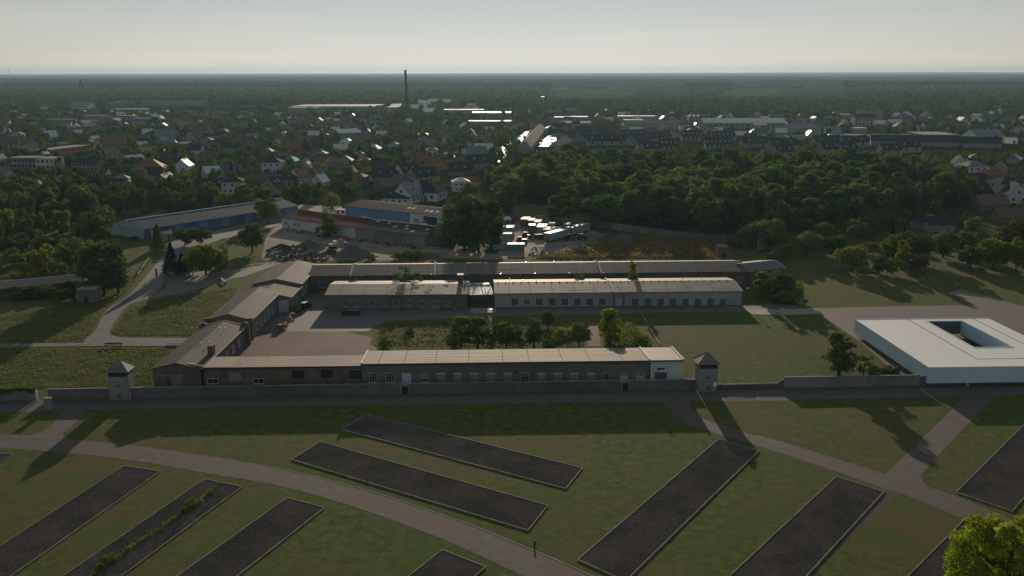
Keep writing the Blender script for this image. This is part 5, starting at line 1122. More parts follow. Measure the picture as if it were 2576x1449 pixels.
def block(name,label,cat,u0,u1,vb,vt,D,zr_add,wm,rm,u0v=None,wins=0,storeys=3,group=None,glint=None):
    """big hall / apartment block given by its visible facade"""
    A=at(u0,vb); B=at(u1,vb if u0v is None else u0v); h=max(2.5,htop(A[0],A[1],vt)); rz,L=frame2(A,B); r=thing(name,label,cat,A,rz,group)
    if zr_add>0: MB().yz([(0,-.3),(D,-.3),(D,h),(D/2,h+zr_add),(0,h)],0,L).build('wall',M[wm],r); gable_roof(L,D,h,h+zr_add,.4,.3,.25).build('roof',M[rm],r)
    else: MB().box(0,L,0,D,-.3,h).build('wall',M[wm],r); MB().box(-.2,L+.2,-.2,D+.2,h+.003,h+.45).build('roof',M[rm],r)
    if wins:
        k=0
        for st in range(storeys):
            zz=h*(st+.3)/storeys
            for i in range(wins):
                x=L*(i+.5)/wins; MB().box(x-min(.9,L/wins*.3),x+min(.9,L/wins*.3),-.08,-.003,zz,zz+h/storeys*.5).build('window',M['glass'],r)
    return r
def far_blocks():
    block('apartment_block','long pale greenish apartment block left of the twin taller blocks','apartment block',118,186,318,301,14,0,'hgreen','greytile',wins=9)
    block('apartment_block','lower front apartment block with pale green render','apartment block',203,240,316,304,13,0,'hgreen','greytile',wins=6)
    block('apartment_block','tall pale grey apartment block above the lower green one','apartment block',211,267,311,292,14,0,'hgrey','greytile',wins=8,storeys=4)
    block('apartment_block','tall grey apartment block with white edge right of the centre left','apartment block',288,341,311,292,14,0,'hgrey','greytile',wins=8,storeys=4)
    block('apartment_block','pale blue apartment block at the right end of its row','apartment block',332,372,312,298,14,0,'hblue','greytile',wins=6)
    block('factory_hall','very long red-roofed hall in the far left town','hall',300,512,265,259,40,5,'hgrey','redtile')
    block('factory_hall','red-roofed hall at the far left edge','hall',-10,60,268,261,40,5,'hcream','redtile')
    block('factory_hall','white-topped low hall in front of the long red roof','hall',278,372,279,275,22,0,'hgrey','shiny')
    block('factory_hall','grey hall with pale gable left of the church','hall',176,222,274,264,30,5,'hwhite','greytile',wins=8,storeys=1)
    block('factory_hall','pale hall group left of the far town','hall',96,125,277,267,25,5,'hwhite','browntile')
    block('factory_hall','pale flat block above the grey hall','hall',265,300,266,257,25,0,'hgrey','greytile')
    block('school_building','long grey flat-roofed building with an orange centre on the left','school',130,228,398,378,16,0,'horange','greytile',u0v=385,wins=12,storeys=2)
    block('apartment_block','pale two-storey flat block with wide roof at the left edge','apartment block',25,92,425,398,16,0,'hgrey','greytile',wins=7,storeys=2)
    block('apartment_block','pale two-storey flat block right of the left-edge one','apartment block',92,138,427,400,16,0,'hwhite','greytile',wins=4,storeys=2)
    block('apartment_block','dark-roofed long building in the trees on the left','apartment block',180,246,430,410,14,3,'hgrey','slate',wins=7,storeys=2)
    block('factory_hall','huge long grey industrial hall left of the chimney','hall',729,941,283,268,110,0,'cont_grey','greytile',wins=22,storeys=1)
    block('factory_hall','dark-fronted extension of the huge grey hall','hall',725,800,286,271,30,0,'hgrey','greytile')
    block('factory_hall','grey cubic hall right of the huge industrial hall','hall',972,998,285,270,40,0,'cont_grey','greytile')
    block('factory_hall','gleaming sawtooth hall just left of the chimney','hall',980,1020,279,268,60,4,'hgrey','shiny')
    for k,(u0,u1,vb,vt,lb) in enumerate(((1032,1062,268,260,'leftmost gleaming gabled hall right of the chimney'),(1060,1082,268,261,'second gleaming gabled hall right of the chimney'),(1076,1102,265,257,'third gleaming gabled hall right of the chimney'),(1112,1137,265,257,'fourth, brightest gabled hall right of the chimney'),(1030,1075,280,272,'front gleaming hall below the gabled row'),(1060,1090,290,282,'small bright hall in front of the gabled row'))):
        block('factory_hall',lb,'hall',u0,u1,vb,vt,40,6,'hgrey','shiny',group='gleaming halls by the chimney')
    block('factory_hall','hall with twin gleaming pale roofs, upper one','hall',1172,1206,272,266,40,4,'hgrey','top_pink'); block('factory_hall','hall with twin gleaming pale roofs, lower one','hall',1168,1206,280,274,30,4,'hgrey','top_pink')
    block('factory_hall','long dim flat hall below the twin pale roofs','hall',1112,1216,286,277,40,0,'hgreen','greytile')
    block('factory_hall','long hall with brilliant white roof right of the chimney','hall',1186,1260,298,284,40,0,'hgrey','shiny',wins=9,storeys=1); block('factory_hall','short hall with brilliant white roof at its right end','hall',1267,1286,297,284,40,0,'hgrey','shiny')
    block('factory_hall','lower long hall with a bright strip roof','hall',1176,1288,312,305,14,0,'hgrey','top_pink')
    block('factory_hall','bright blue hall on the centre right','hall',1395,1436,310,296,30,0,'blue_paint','greytile'); block('factory_hall','smaller blue hall right of the bright blue one','hall',1451,1479,308,295,30,0,'blue_paint','greytile'); block('factory_hall','brick hall between the two blue halls','hall',1437,1450,308,295,30,0,'hbrick','browntile')
    block('factory_hall','brown hall with long pale roof below the blue halls','hall',1406,1486,320,310,26,2,'hbrick','browntile'); block('factory_hall','grey hall with sloping roof above the blue halls','hall',1376,1412,296,284,30,5,'hgrey','greytile'); block('factory_hall','long pale roofed hall right of the grey sloping one','hall',1420,1460,288,278,30,3,'hgrey','greytile')
    block('factory_hall','low long building with bright roof edge in the centre right','hall',1555,1650,304,293,24,0,'hgrey','top_pink'); block('factory_hall','grey hall in front of the bright roof edge','hall',1570,1620,312,303,24,0,'hgrey','greytile')
    block('factory_hall','long dark green sports hall on the right','hall',1570,1720,325,313,50,4,'hgreen','slate')
    b=block('castle_block','grey castle-like cube with battlements beside red flags','tower',1733,1764,316,293,26,0,'hgrey','greytile',wins=4,storeys=3)
    for k in range(5): MB().box(2+k*5.4,4.6+k*5.4,-.1,2.5,htop(*at(1733,316),293)+.46,htop(*at(1733,316),293)+3.4).build('battlement',M['hgrey'],b)
    block('commercial_hall','very long hall with pale double roof on the right','hall',1770,1978,322,309,30,5,'hgreen','shiny',wins=16,storeys=1); block('commercial_hall','pale green gabled hall at the right end of the very long hall','hall',1990,2064,342,325,40,5,'hgreen','greytile',u0v=340)
    block('commercial_hall','yellowish gabled hall behind the pale green one','hall',2014,2054,316,309,30,5,'hyellow','greytile')
    block('apartment_block','broad brown building with round arched front on the right','apartment block',2150,2205,318,296,20,4,'hpink','slate',wins=6,storeys=2); block('apartment_block','grey-roofed building behind the broad brown one','apartment block',2160,2222,304,286,18,5,'hpink','greytile',wins=7,storeys=2)
    block('commercial_hall','small blue-grey hall left of the parked cars','hall',2082,2116,336,325,16,3,'hblue','greytile'); block('commercial_hall','grey box hall above the parked cars','hall',2153,2181,336,323,18,0,'hgrey','shiny')
    block('commercial_hall','large grey hall right of the parked cars','hall',2326,2412,358,340,50,0,'hgrey','greytile',wins=8,storeys=1); block('commercial_hall','white gabled hall near the right edge','hall',2454,2526,360,341,30,5,'hwhite','greytile',wins=5,storeys=1)
    # terraces
    tg='dark-roofed terraces'
    def rowh(u0,v0,u1,v1,vt,n,lb,wm='hgrey',D=12,rr_=5.4,name='terrace_row'):
        A=at(u0,v0);B=at(u1,v1); h=min(max(4.5,htop(A[0],A[1],vt)-1.5),8.5); rz,L=frame2(A,B); r=thing(name,lb,'terrace',A,rz,tg)
        MB().yz([(0,-.3),(D,-.3),(D,h),(D/2,h+rr_),(0,h)],0,L).build('wall',M[wm],r); ro=gable_roof(L,D,h,h+rr_,.4,.2,.25).build('roof',M['slate'],r)
        for i in range(n):
            x=L*(i+.5)/n; MB().box(x-.7,x+.7,-.08,-.003,1.2,2.7).build('window',M['glass'],r); MB().box(x-.7,x+.7,-.08,-.003,h-2.1,h-.6).build('window',M['glass'],r)
            s=rr_/(D/2); b=MB(); b.add([(x-.5,2,h+s*2+.3),(x+.5,2,h+s*2+.3),(x+.5,3.2,h+s*3.2+.3),(x-.5,3.2,h+s*3.2+.3)],[(0,1,2,3)]); b.build('roof_window',M['top_shiny'],ro)
        return r
    rowh(1336,388,1372,336,366,9,'terrace row running away from the viewer beside the sunlit street',D=12)
    rowh(1430,360,1468,352,350,4,'first stepped terrace with skylights right of the car park'); rowh(1466,356,1506,348,344,4,'second stepped terrace with skylights'); rowh(1504,351,1538,344,337,4,'third stepped terrace with skylights at its right end')
    rowh(1408,388,1438,366,372,3,'short terrace with skylights facing the car park')
    rowh(1478,366,1600,366,356,5,'long low curved terrace with pale wall, left arm'); rowh(1600,367,1690,352,354,4,'long low curved terrace with pale wall, right arm')
    rowh(1565,352,1622,350,345,5,'terrace with orange wall behind the curved one','horange'); 
    rowh(1715,356,1770,356,338,5,'tall terrace with skylights right of the curved one','hgrey'); rowh(1792,358,1848,358,340,5,'tall terrace to the right of the first tall one','hgrey')
    rowh(1660,378,1706,378,362,4,'pale gable-ended terrace block before the tall ones','hgrey'); rowh(1775,375,1840,375,362,6,'dark long terrace in front of the second tall one','hgrey')
    for k,(u0,u1,v,vt,lb) in enumerate(((1870,1936,372,356,'dark terrace block left of the wide dark row'),(1940,2010,378,360,'dark terrace with pale gable wall below the pale green hall'),(2050,2118,370,352,'pale-walled terrace at the left of the parked cars'),(2122,2186,371,353,'pale-walled terrace below the parked cars'),(1955,2000,396,380,'dark block at the edge of the dense wood'),(2070,2120,388,372,'front dark terrace block below the pale-walled ones, left'),(2122,2160,389,373,'front dark terrace block below the pale-walled ones, right'),(2222,2270,392,374,'white-walled villa row at the right of the terraces'),(2266,2318,384,366,'pale villa with glossy roof right of the terraces'),(1610,1650,386,374,'small dark house before the curved terrace'),(1620,1664,388,374,'pale-gabled small terrace at the wood edge'))):
        rowh(u0,v,u1,v-1,vt,2,lb,'hpink' if k>6 else 'hgrey')
    rowh(2190,366,2420,370,352,0,'very long dark terrace roof running to the right','hgrey'); rowh(2420,371,2520,373,358,0,'right end of the very long dark terrace roof','hgrey')
    rowh(1345,402,1392,402,384,4,'tan-roofed block at the foot of the street','hblue')
    # chimney, church, masts
    x,y=-145.7*1384.7/1384.7,1384.7; x,y=at(1024,308); r=thing('factory_chimney','tall slender brick factory chimney rising above the horizon','chimney',(x,y)); h=htop(x,y,176)
    MB().tube([(0,0,-.5),(0,0,h*.5),(-.6,0,h-1.6)],[2.5,1.9,1.5],16).build('shaft',M['chimbrick'],r); MB().tube([(-.6,0,h-1.6),(-.6,0,h)],[1.8,1.85],16).build('crown_ring',M['steel'],r)
    x,y=at(205,238); r=thing('church','distant church with a very sharp dark spire above the left town','church',(x,y)); 
    MB().box(-4,4,-4,4,-.5,26).build('tower',M['hbrick'],r); b=MB(); b.add([(-4.6,-4.6,26),(4.6,-4.6,26),(4.6,4.6,26),(-4.6,4.6,26),(0,0,htop(x,y,197))],[(0,1,4),(1,2,4),(2,3,4),(3,0,4),(3,2,1,0)]); b.build('spire',M['slate'],r)
    w=MB().yz([(-8,-.5),(8,-.5),(8,12),(0,20),(-8,12)],4.1,34); w.build('nave',M['hbrick'],r)
    for (u,lb) in ((3,'wind turbine on the skyline at the left edge'),(52,'wind turbine on the skyline right of the left-edge one'),(576,'faint lone wind turbine on the skyline left of the chimney')):
        D=15000; x=(u-W/2)/F*D*1.0; k=.6 if u>100 else 1.; r=thing('wind_turbine',lb,'wind turbine',(x,D,0),0,'wind turbines on the skyline')
        MB().tube([(0,0,0),(0,0,98*k)],[4,2.6],8).build('mast',M['hgrey'],r); MB().box(-4,4,-8,6,98*k+.1,104*k).build('nacelle',M['hgrey'],r)
        for j in range(3):
            a=j*2.094+.5; MB().tube([(0,-9,101*k),(math.cos(a)*38*k,-9,101*k+math.sin(a)*38*k)],[3.2,1.1],6).build('rotor_blade',M['hgrey'],r)
    for (u,v,vt,lb) in ((1079,246,238,'white water tower left in the far forest'),(1365,250,243,'white water tower right in the far forest')):
        x,y=at(u,v); h=htop(x,y,vt); r=thing('water_tower',lb,'water tower',(x,y)); MB().tube([(0,0,0),(0,0,h*.7)],2.2,8).build('shaft',M['white'],r); MB().tube([(0,0,h*.7),(0,0,h*.8),(0,0,h)],[2.5,6,5.5],10).build('tank',M['white'],r)
    b=[]
    for k,u in enumerate((1699,1704,1710,1715,1766)):
        x,y=at(u,318); r=thing('red_flag',('first','second','third','fourth','rightmost, before the castle-like cube,')[k]+' of the red flags on the centre right','flag',(x,y),0,'red banner flags'); h=htop(x,y,302 if k<4 else 304)
        MB().tube([(0,0,0),(0,0,h)],.25,6).build('pole',M['galv'],r); MB().box(.3,3.3,-.06,.06,h*.3,h).build('cloth',M['flagred'],r)
HAND_HOUSES=[ # u,vb,kind,wall,roof,rz,scale
 (685,436,'cube','hwhite','slate',0,1.35,'white two-storey house with dark hipped roof in the middle of the left town'),(766,434,'gable','hblue','slate',1.57,1.15,'pale blue gabled house right of the white two-storey one'),(832,428,'gable','hyellow','browntile',1.35,1.2,'yellowish gabled house right of the pale blue one'),
 (660,474,'wide','hcream','slate_shiny',.1,1.1,'dark-roofed house with a bright gable edge above the long blue warehouse'),(683,488,'gable','hpink','slate',1.4,1.25,'pinkish-gabled house just above the far end of the blue warehouse'),(718,464,'wide','hgrey','slate',.05,1.,'dark-roofed house with white windows behind the pinkish gable'),(752,462,'gable','hwhite','redtile',1.1,1.2,'red-roofed house right of the dark-roofed ones'),
 (798,452,'gable','hwhite','browntile',1.25,1.,'small white gabled house in the trees left of the faded warehouse'),(585,488,'cube','hwhite','slate',.1,1.25,'white cube house above the long blue warehouse roof'),(540,482,'wide','hgrey','slate',.1,1.,'low grey house left of the white cube house'),
 (1022,456,'gable','hwhite','slate',.9,1.45,'white-gabled house with big dark roof above the hipped one'),(1062,458,'wide','hyellow','slate',.75,1.2,'house with arched gable and dark roof right of the white-gabled one'),(1098,440,'gable','horange','redtile',1.1,1.2,'orange-gabled house near the street'),
 (972,458,'wide','hgrey','slate',.2,1.2,'dark-roofed house left of the white-gabled one'),(922,456,'shed','hwhite','slate',.1,1.5,'low white bungalow in the gardens'),(1070,504,'hip','hwhite','slate',-.25,1.55,'large dark hipped house right above the faded blue warehouse'),(1028,510,'gable','hwhite','slate_shiny',1.1,1.4,'white gabled house in front of the large hipped one'),(1000,512,'wide','hwhite','slate',-.15,1.,'low white annex left of the white gabled house'),
 (1158,482,'cube','hwhite','shiny',.2,1.,'white house with gleaming roof behind the poplar clump'),(1160,442,'wide','hgrey','slate',.05,1.1,'dark roof left of the street end'),(1208,424,'wide','hpink','slate',.05,1.3,'wide dark roof at the lower end of the street'),(1200,402,'gable','hwhite','greytile',.3,1.3,'white house just left of the street end'),
 (392,358,'gable','hblue','slate',.6,1.35,'bluish house with glossy roof in the left town'),(412,358,'gable','hwhite','greytile',.6,1.6,'large white gabled house in the left town'),(487,356,'gable','hcream','browntile',1.2,1.3,'cream gabled house with bright ridge right of the large white one'),(262,382,'gable','hcream','browntile',1.1,1.5,'beige gabled house right of the school'),(285,374,'wide','hgrey','redtile',.5,1.3,'dark red roofed house beside the beige gable'),
 (62,374,'gable','hyellow','browntile',1.0,1.2,'yellow gabled house at the far left'),(16,372,'wide','hpink','browntile',.4,1.4,'wide pinkish house at the left edge'),(40,354,'cube','hwhite','greytile',.1,1.2,'white house above the yellow one on the left'),(123,352,'gable','hwhite','shiny',1.,1.2,'house with one blindingly bright roof on the left'),(372,440,'hip','hcream','redtile',.2,1.6,'cream hipped house with red roof in the left trees'),
 (302,470,'cube','hcream','greytile',.2,.9,'small cream house in the left trees'),(465,352,'gable','hgrey','slate',.4,1.2,'grey house right of the large white gabled one'),(870,352,'shed','hgrey','shiny',.8,3.,'long greenhouse-like shed with three gleaming roof strips'),
 (2417,430,'gable','hwhite','slate',1.35,1.3,'white gabled house at the right behind the dense wood'),(2450,448,'cube','hwhite','greytile',.15,1.4,'white two-storey house at the right'),(2500,456,'hip','hbrick','redtile',.1,1.25,'house with a big red hipped roof at the right'),(2440,478,'wide','hwhite','slate',.05,1.25,'long white bungalow with dark roof at the right'),(2536,500,'cube','hwhite','slate',.1,1.5,'white house with dark roof at the right edge'),
 (2498,530,'wide','hbrick','browntile',.1,1.0,'reddish brick house low on the right edge'),(2560,510,'gable','hwhite','slate',1.4,1.3,'white-sided dark house cut by the right edge'),(2460,500,'wide','hgrey','slate',.3,1.,'dark roofed house in the right-hand trees'),(2370,584,'shed','hgrey','slate',.1,1.3,'grey flat shed roof behind the right meadow trees'),(2330,576,'shed','hgrey','slate',.15,1.1,'little shed left of the grey shed'),(2545,560,'wide','hbrick','browntile',.05,.85,'low brown-roofed shed at the right edge'),
 (2195,312,'gable','hblue','slate',.6,1.2,'blue house in the far right trees'),(2510,286,'gable','hblue','greytile',.7,1.6,'blue-grey gabled house far right'),(2330,300,'gable','hwhite','greytile',.9,1.5,'white gable in the far right trees')]
# ---------------------------------------------------------------- occupancy raster
CS=4.; OX,OY=-2000.,300.; NX,NY=1000,800
OCC=np.zeros((NY,NX),bool); CLEAR=np.zeros((NY,NX),bool)
def mark(poly,grid,grow=0.):
    xs=[p[0] for p in poly]; ys=[p[1] for p in poly]; i0,i1=int((min(xs)-grow-OX)/CS)-1,int((max(xs)+grow-OX)/CS)+2; j0,j1=int((min(ys)-grow-OY)/CS)-1,int((max(ys)+grow-OY)/CS)+2
    i0,j0=max(i0,0),max(j0,0); i1,j1=min(i1,NX),min(j1,NY)
    if i0>=i1 or j0>=j1: return
    gx,gy=np.meshgrid(OX+(np.arange(i0,i1)+.5)*CS,OY+(np.arange(j0,j1)+.5)*CS)
    if grow:
        cx=sum(xs)/len(xs); cy=sum(ys)/len(ys); P=[]
        for x,y in poly:
            d=math.hypot(x-cx,y-cy)+1e-6; P.append((x+(x-cx)/d*grow*1.41,y+(y-cy)/d*grow*1.41))
        poly=P
    grid[j0:j1,i0:i1]|=inpoly(gx,gy,poly)
def occ(x,y,g=None):
    g=OCC if g is None else g; i,j=int((x-OX)/CS),int((y-OY)/CS)
    return 0<=i<NX and 0<=j<NY and g[j,i]
def footprints():
    for o in list(COL.objects):
        if o.parent or o.get('category') in (None,'tree','shrub','flag','wind turbine','post','kerb'): continue
        if o.get('kind')=='structure' and o.name.split('.')[0] not in('works_yard','meadow_road','rear_lane','warehouse_apron','town_street','terrace_car_park','dealer_yard','green_bank','garden_lawn'): continue
        if o.type=='MESH':
            if o.get('kind')=='structure':
                for p in o.data.polygons: mark([tuple(o.data.vertices[i].co[:2]) for i in p.vertices],OCC,0)
            continue
        xs=[];ys=[]
        for c in o.children:
            if c.type=='MESH':
                for b in c.bound_box: xs.append(b[0]); ys.append(b[1])
        if not xs: continue
        Mx=Matrix.Rotation(o.rotation_euler.z,2); s=o.scale.x; P=[]
        for x,y in ((min(xs),min(ys)),(max(xs),min(ys)),(max(xs),max(ys)),(min(xs),max(ys))):
            q=Mx@Vector((x*s,y*s)); P.append((q.x+o.location.x,q.y+o.location.y))
        mark(P,OCC,2.5)
        # keep the view of the front of each building open
        L=math.hypot(P[1][0]-P[0][0],P[1][1]-P[0][1]); yy=min(p[1] for p in P); xa=min(p[0] for p in P); xb=max(p[0] for p in P)
        k=(.055 if o.get('category')=='house' else .10)
        k=.90 if yy>800 else .93
        if o.get('label'): mark(P[:2]+[(P[1][0]*k,P[1][1]*k),(P[0][0]*k,P[0][1]*k)],CLEAR,1)
TOWN=[(-120,505),(200,520),(330,470),(560,500),(640,470),(960,480),(1190,470),(1235,420),(1300,345),(1390,330),(1700,330),(1700,318),(1560,322),(1300,318),(1180,320),(900,300),(560,286),(-120,282)]
TOWN2=[(2100,330),(2640,330),(2640,290),(2080,292)]; TOWN3=[(2390,410),(2640,400),(2640,575),(2450,520)]; TOWN5=[(1340,352),(2600,372),(2600,300),(1340,298)]; TOWN4=[(1250,300),(2060,300),(2050,285),(1250,285)]
WOOD=[(1262,515),(1300,500),(1400,520),(1540,556),(1700,586),(1840,606),(1960,600),(2100,575),(2330,545),(2440,520),(2440,480),(2400,470),(2330,455),(2060,446),(1800,440),(1600,434),(1440,434),(1340,452),(1262,470)]
def scr(poly,x,y): u,v=proj(x,y); return pip(u,v,poly)
def fill_houses():
    rr=random.Random(21); n=0; pts=[]
    y=520.
    while y<1700:
        x=-.60*y
        while x<.60*y:
            px,py=x+rr.uniform(-7,7),y+rr.uniform(-8,8); u,v=proj(px,py)
            if any(pip(u,v,P) for P in (TOWN,TOWN2,TOWN3,TOWN4,TOWN5)) and rr.random()<.76 and not (occ(px,py) or occ(px+7,py) or occ(px-7,py) or occ(px,py+7) or occ(px,py-7)): pts.append((py,px,u,v))
            x+=25+y*.010
        y+=29+y*.010
    pts.sort(); walls=['hwhite','hwhite','hcream','hcream','hgrey','hpink','hyellow','hblue','hbrick','horange','hgreen']; roofs=['slate','slate','slate','redtile','redtile','browntile','browntile','greytile','slate_shiny','slate_shiny','slate_shiny','shiny','shiny']; kinds=['gable','gable','wide','hip','tall','cube','gable']
    for py,px,u,v in pts[:215]:
        house(px,py,rr.choice((0,.15,-.2,1.57,1.3,.6,-.5,.9)),rr.choice(kinds),rr.choice(walls),rr.choice(roofs),None,far=py>640,scale=rr.uniform(.85,1.08))
    # the farthest ones as one mass
    rest=pts[215:]; b=MB()
    for py,px,u,v in rest:
        a=rr.uniform(-.6,.6)+(0 if rr.random()<.6 else 1.57); L,D,ze,zr=rr.uniform(9,18),rr.uniform(8,11),rr.uniform(3.5,7),0; zr=ze+rr.uniform(3,4.5); c,s=math.cos(a),math.sin(a)
        T=lambda x,y,z:(px+c*x-s*y,py+s*x+c*y,z)
        x0,x1,y0,y1=-L/2,L/2,-D/2,D/2
        b.add([T(*q) for q in ((x0,y0,0),(x1,y0,0),(x1,y1,0),(x0,y1,0),(x0,y0,ze),(x1,y0,ze),(x1,y1,ze),(x0,y1,ze),(x0,0,zr-.3),(x1,0,zr-.3))],[(0,1,5,4),(2,3,7,6),(1,2,6,9,5),(3,0,4,8,7)],rr.randrange(5))
        b.add([T(*q) for q in ((x0-.4,y0-.5,ze-.3),(x1+.4,y0-.5,ze-.3),(x1+.4,0,zr),(x0-.4,0,zr),(x1+.4,y1+.5,ze-.3),(x0-.4,y1+.5,ze-.3))],[(0,1,2,3),(3,2,4,5)],5+rr.randrange(5))
        mark([(px-8,py-7),(px+8,py-7),(px+8,py+7),(px-8,py+7)],OCC,0)
    o=b.build('distant_houses',[M[k] for k in ('hwhite','hcream','hgrey','hpink','hyellow','slate','redtile','browntile','slate_shiny','shiny')]); tag(o,'far houses of the town merging below the skyline','houses',kind='stuff')
    return len(pts)
CARLOT=[]
def parked():
    # car lot rows + street cars : one prototype, many copies
    rr=random.Random(9); src={}
    def proto(paint):
        if paint not in src:
            r=bpy.data.objects.new('parked_car',None); L,w=4.3,.9
            b=MB().xz([(0,.3),(L,.3),(L,.65),(L*.72,.92),(0,.92)],-w,w); bo=bpy.data.objects.new('body',b.mesh('body',M[paint])); bo.parent=r
            b=MB(); b.add([(L*.06,-w+.05,.93),(L*.72,-w+.05,.93),(L*.72,w-.05,.93),(L*.06,w-.05,.93),(L*.2,-w+.2,1.42),(L*.55,-w+.2,1.42),(L*.55,w-.2,1.42),(L*.2,w-.2,1.42)],[(0,1,5,4),(1,2,6,5),(2,3,7,6),(3,0,4,7)]); b.add([(L*.2,-w+.2,1.425),(L*.55,-w+.2,1.425),(L*.55,w-.2,1.425),(L*.2,w-.2,1.425)],[(0,1,2,3)],1)
            c=bpy.data.objects.new('cabin',b.mesh('cabin',[M['glass'],M[paint]])); c.parent=r; ws=[]
            for x in (L*.19,L*.8):
                for s in (-1,1): q=bpy.data.objects.new('wheel',MB().tube([(x,s*(w-.2),.33),(x,s*(w+.01),.33)],.33,8).mesh('wheel',M['tyre'])); q.parent=r; ws.append(q)
            src[paint]=(r,[bo,c]+ws)
        return src[paint]
    def put(x,y,rz,paint,lab,grp):
        s,ps=proto(paint); r=s.copy(); COL.objects.link(r); r.location=(x,y,.12); r.rotation_euler=(0,0,rz); tag(r,lab,'car',grp)
        for p in ps: c=p.copy(); c.parent=r; COL.objects.link(c)
    for (u0,u1,v,k) in ((2088,2135,352,9),(2088,2135,346,8),(2140,2198,353,11),(2142,2198,347,10),(2204,2234,354,6),(2206,2234,348,6),(2238,2266,355,6),(2240,2268,349,5),(2272,2320,357,8),(2280,2318,350,6),(2170,2300,343,12)):
        for i in range(k):
            x,y=at(u0+(u1-u0)*(i+.5)/k,v); put(x,y,1.57+rr.uniform(-.05,.05)-.1,rr.choice(('paint_white','paint_white','paint_silver')),'pale car parked in the dense rows of the car lot behind the long dark terrace','cars in rows on the car lot')
    for i in range(12):
        x,y=at(1358+rr.uniform(-3,3)+(i%2)*26,386-i*3.7); put(x,y,.2+rr.uniform(-.2,.2),rr.choice(('paint_white','paint_silver','paint_silver')),'pale car parked between the left terrace row and the stepped terraces','cars in the terrace car park')
    for i,(u,v,lb) in enumerate(((1254,391,'dark car on the lower end of the sunlit street'),(1275,372,'dark car further up the sunlit street'))):
        x,y=at(u,v); put(x,y,.9,'paint_black',lb,'cars on the sunlit street')
    for i in range(7):
        x,y=at(2548-rr.uniform(0,14)-i*4+0,352+rr.uniform(-1,2)); 
    for i in range(10):
        x,y=at(2412+i*4.2,357+(i%3)); put(x,y,1.4+rr.uniform(-.3,.3),rr.choice(('paint_white','paint_silver')),'pale car between the two big pale halls near the right edge','cars between the right-hand halls')
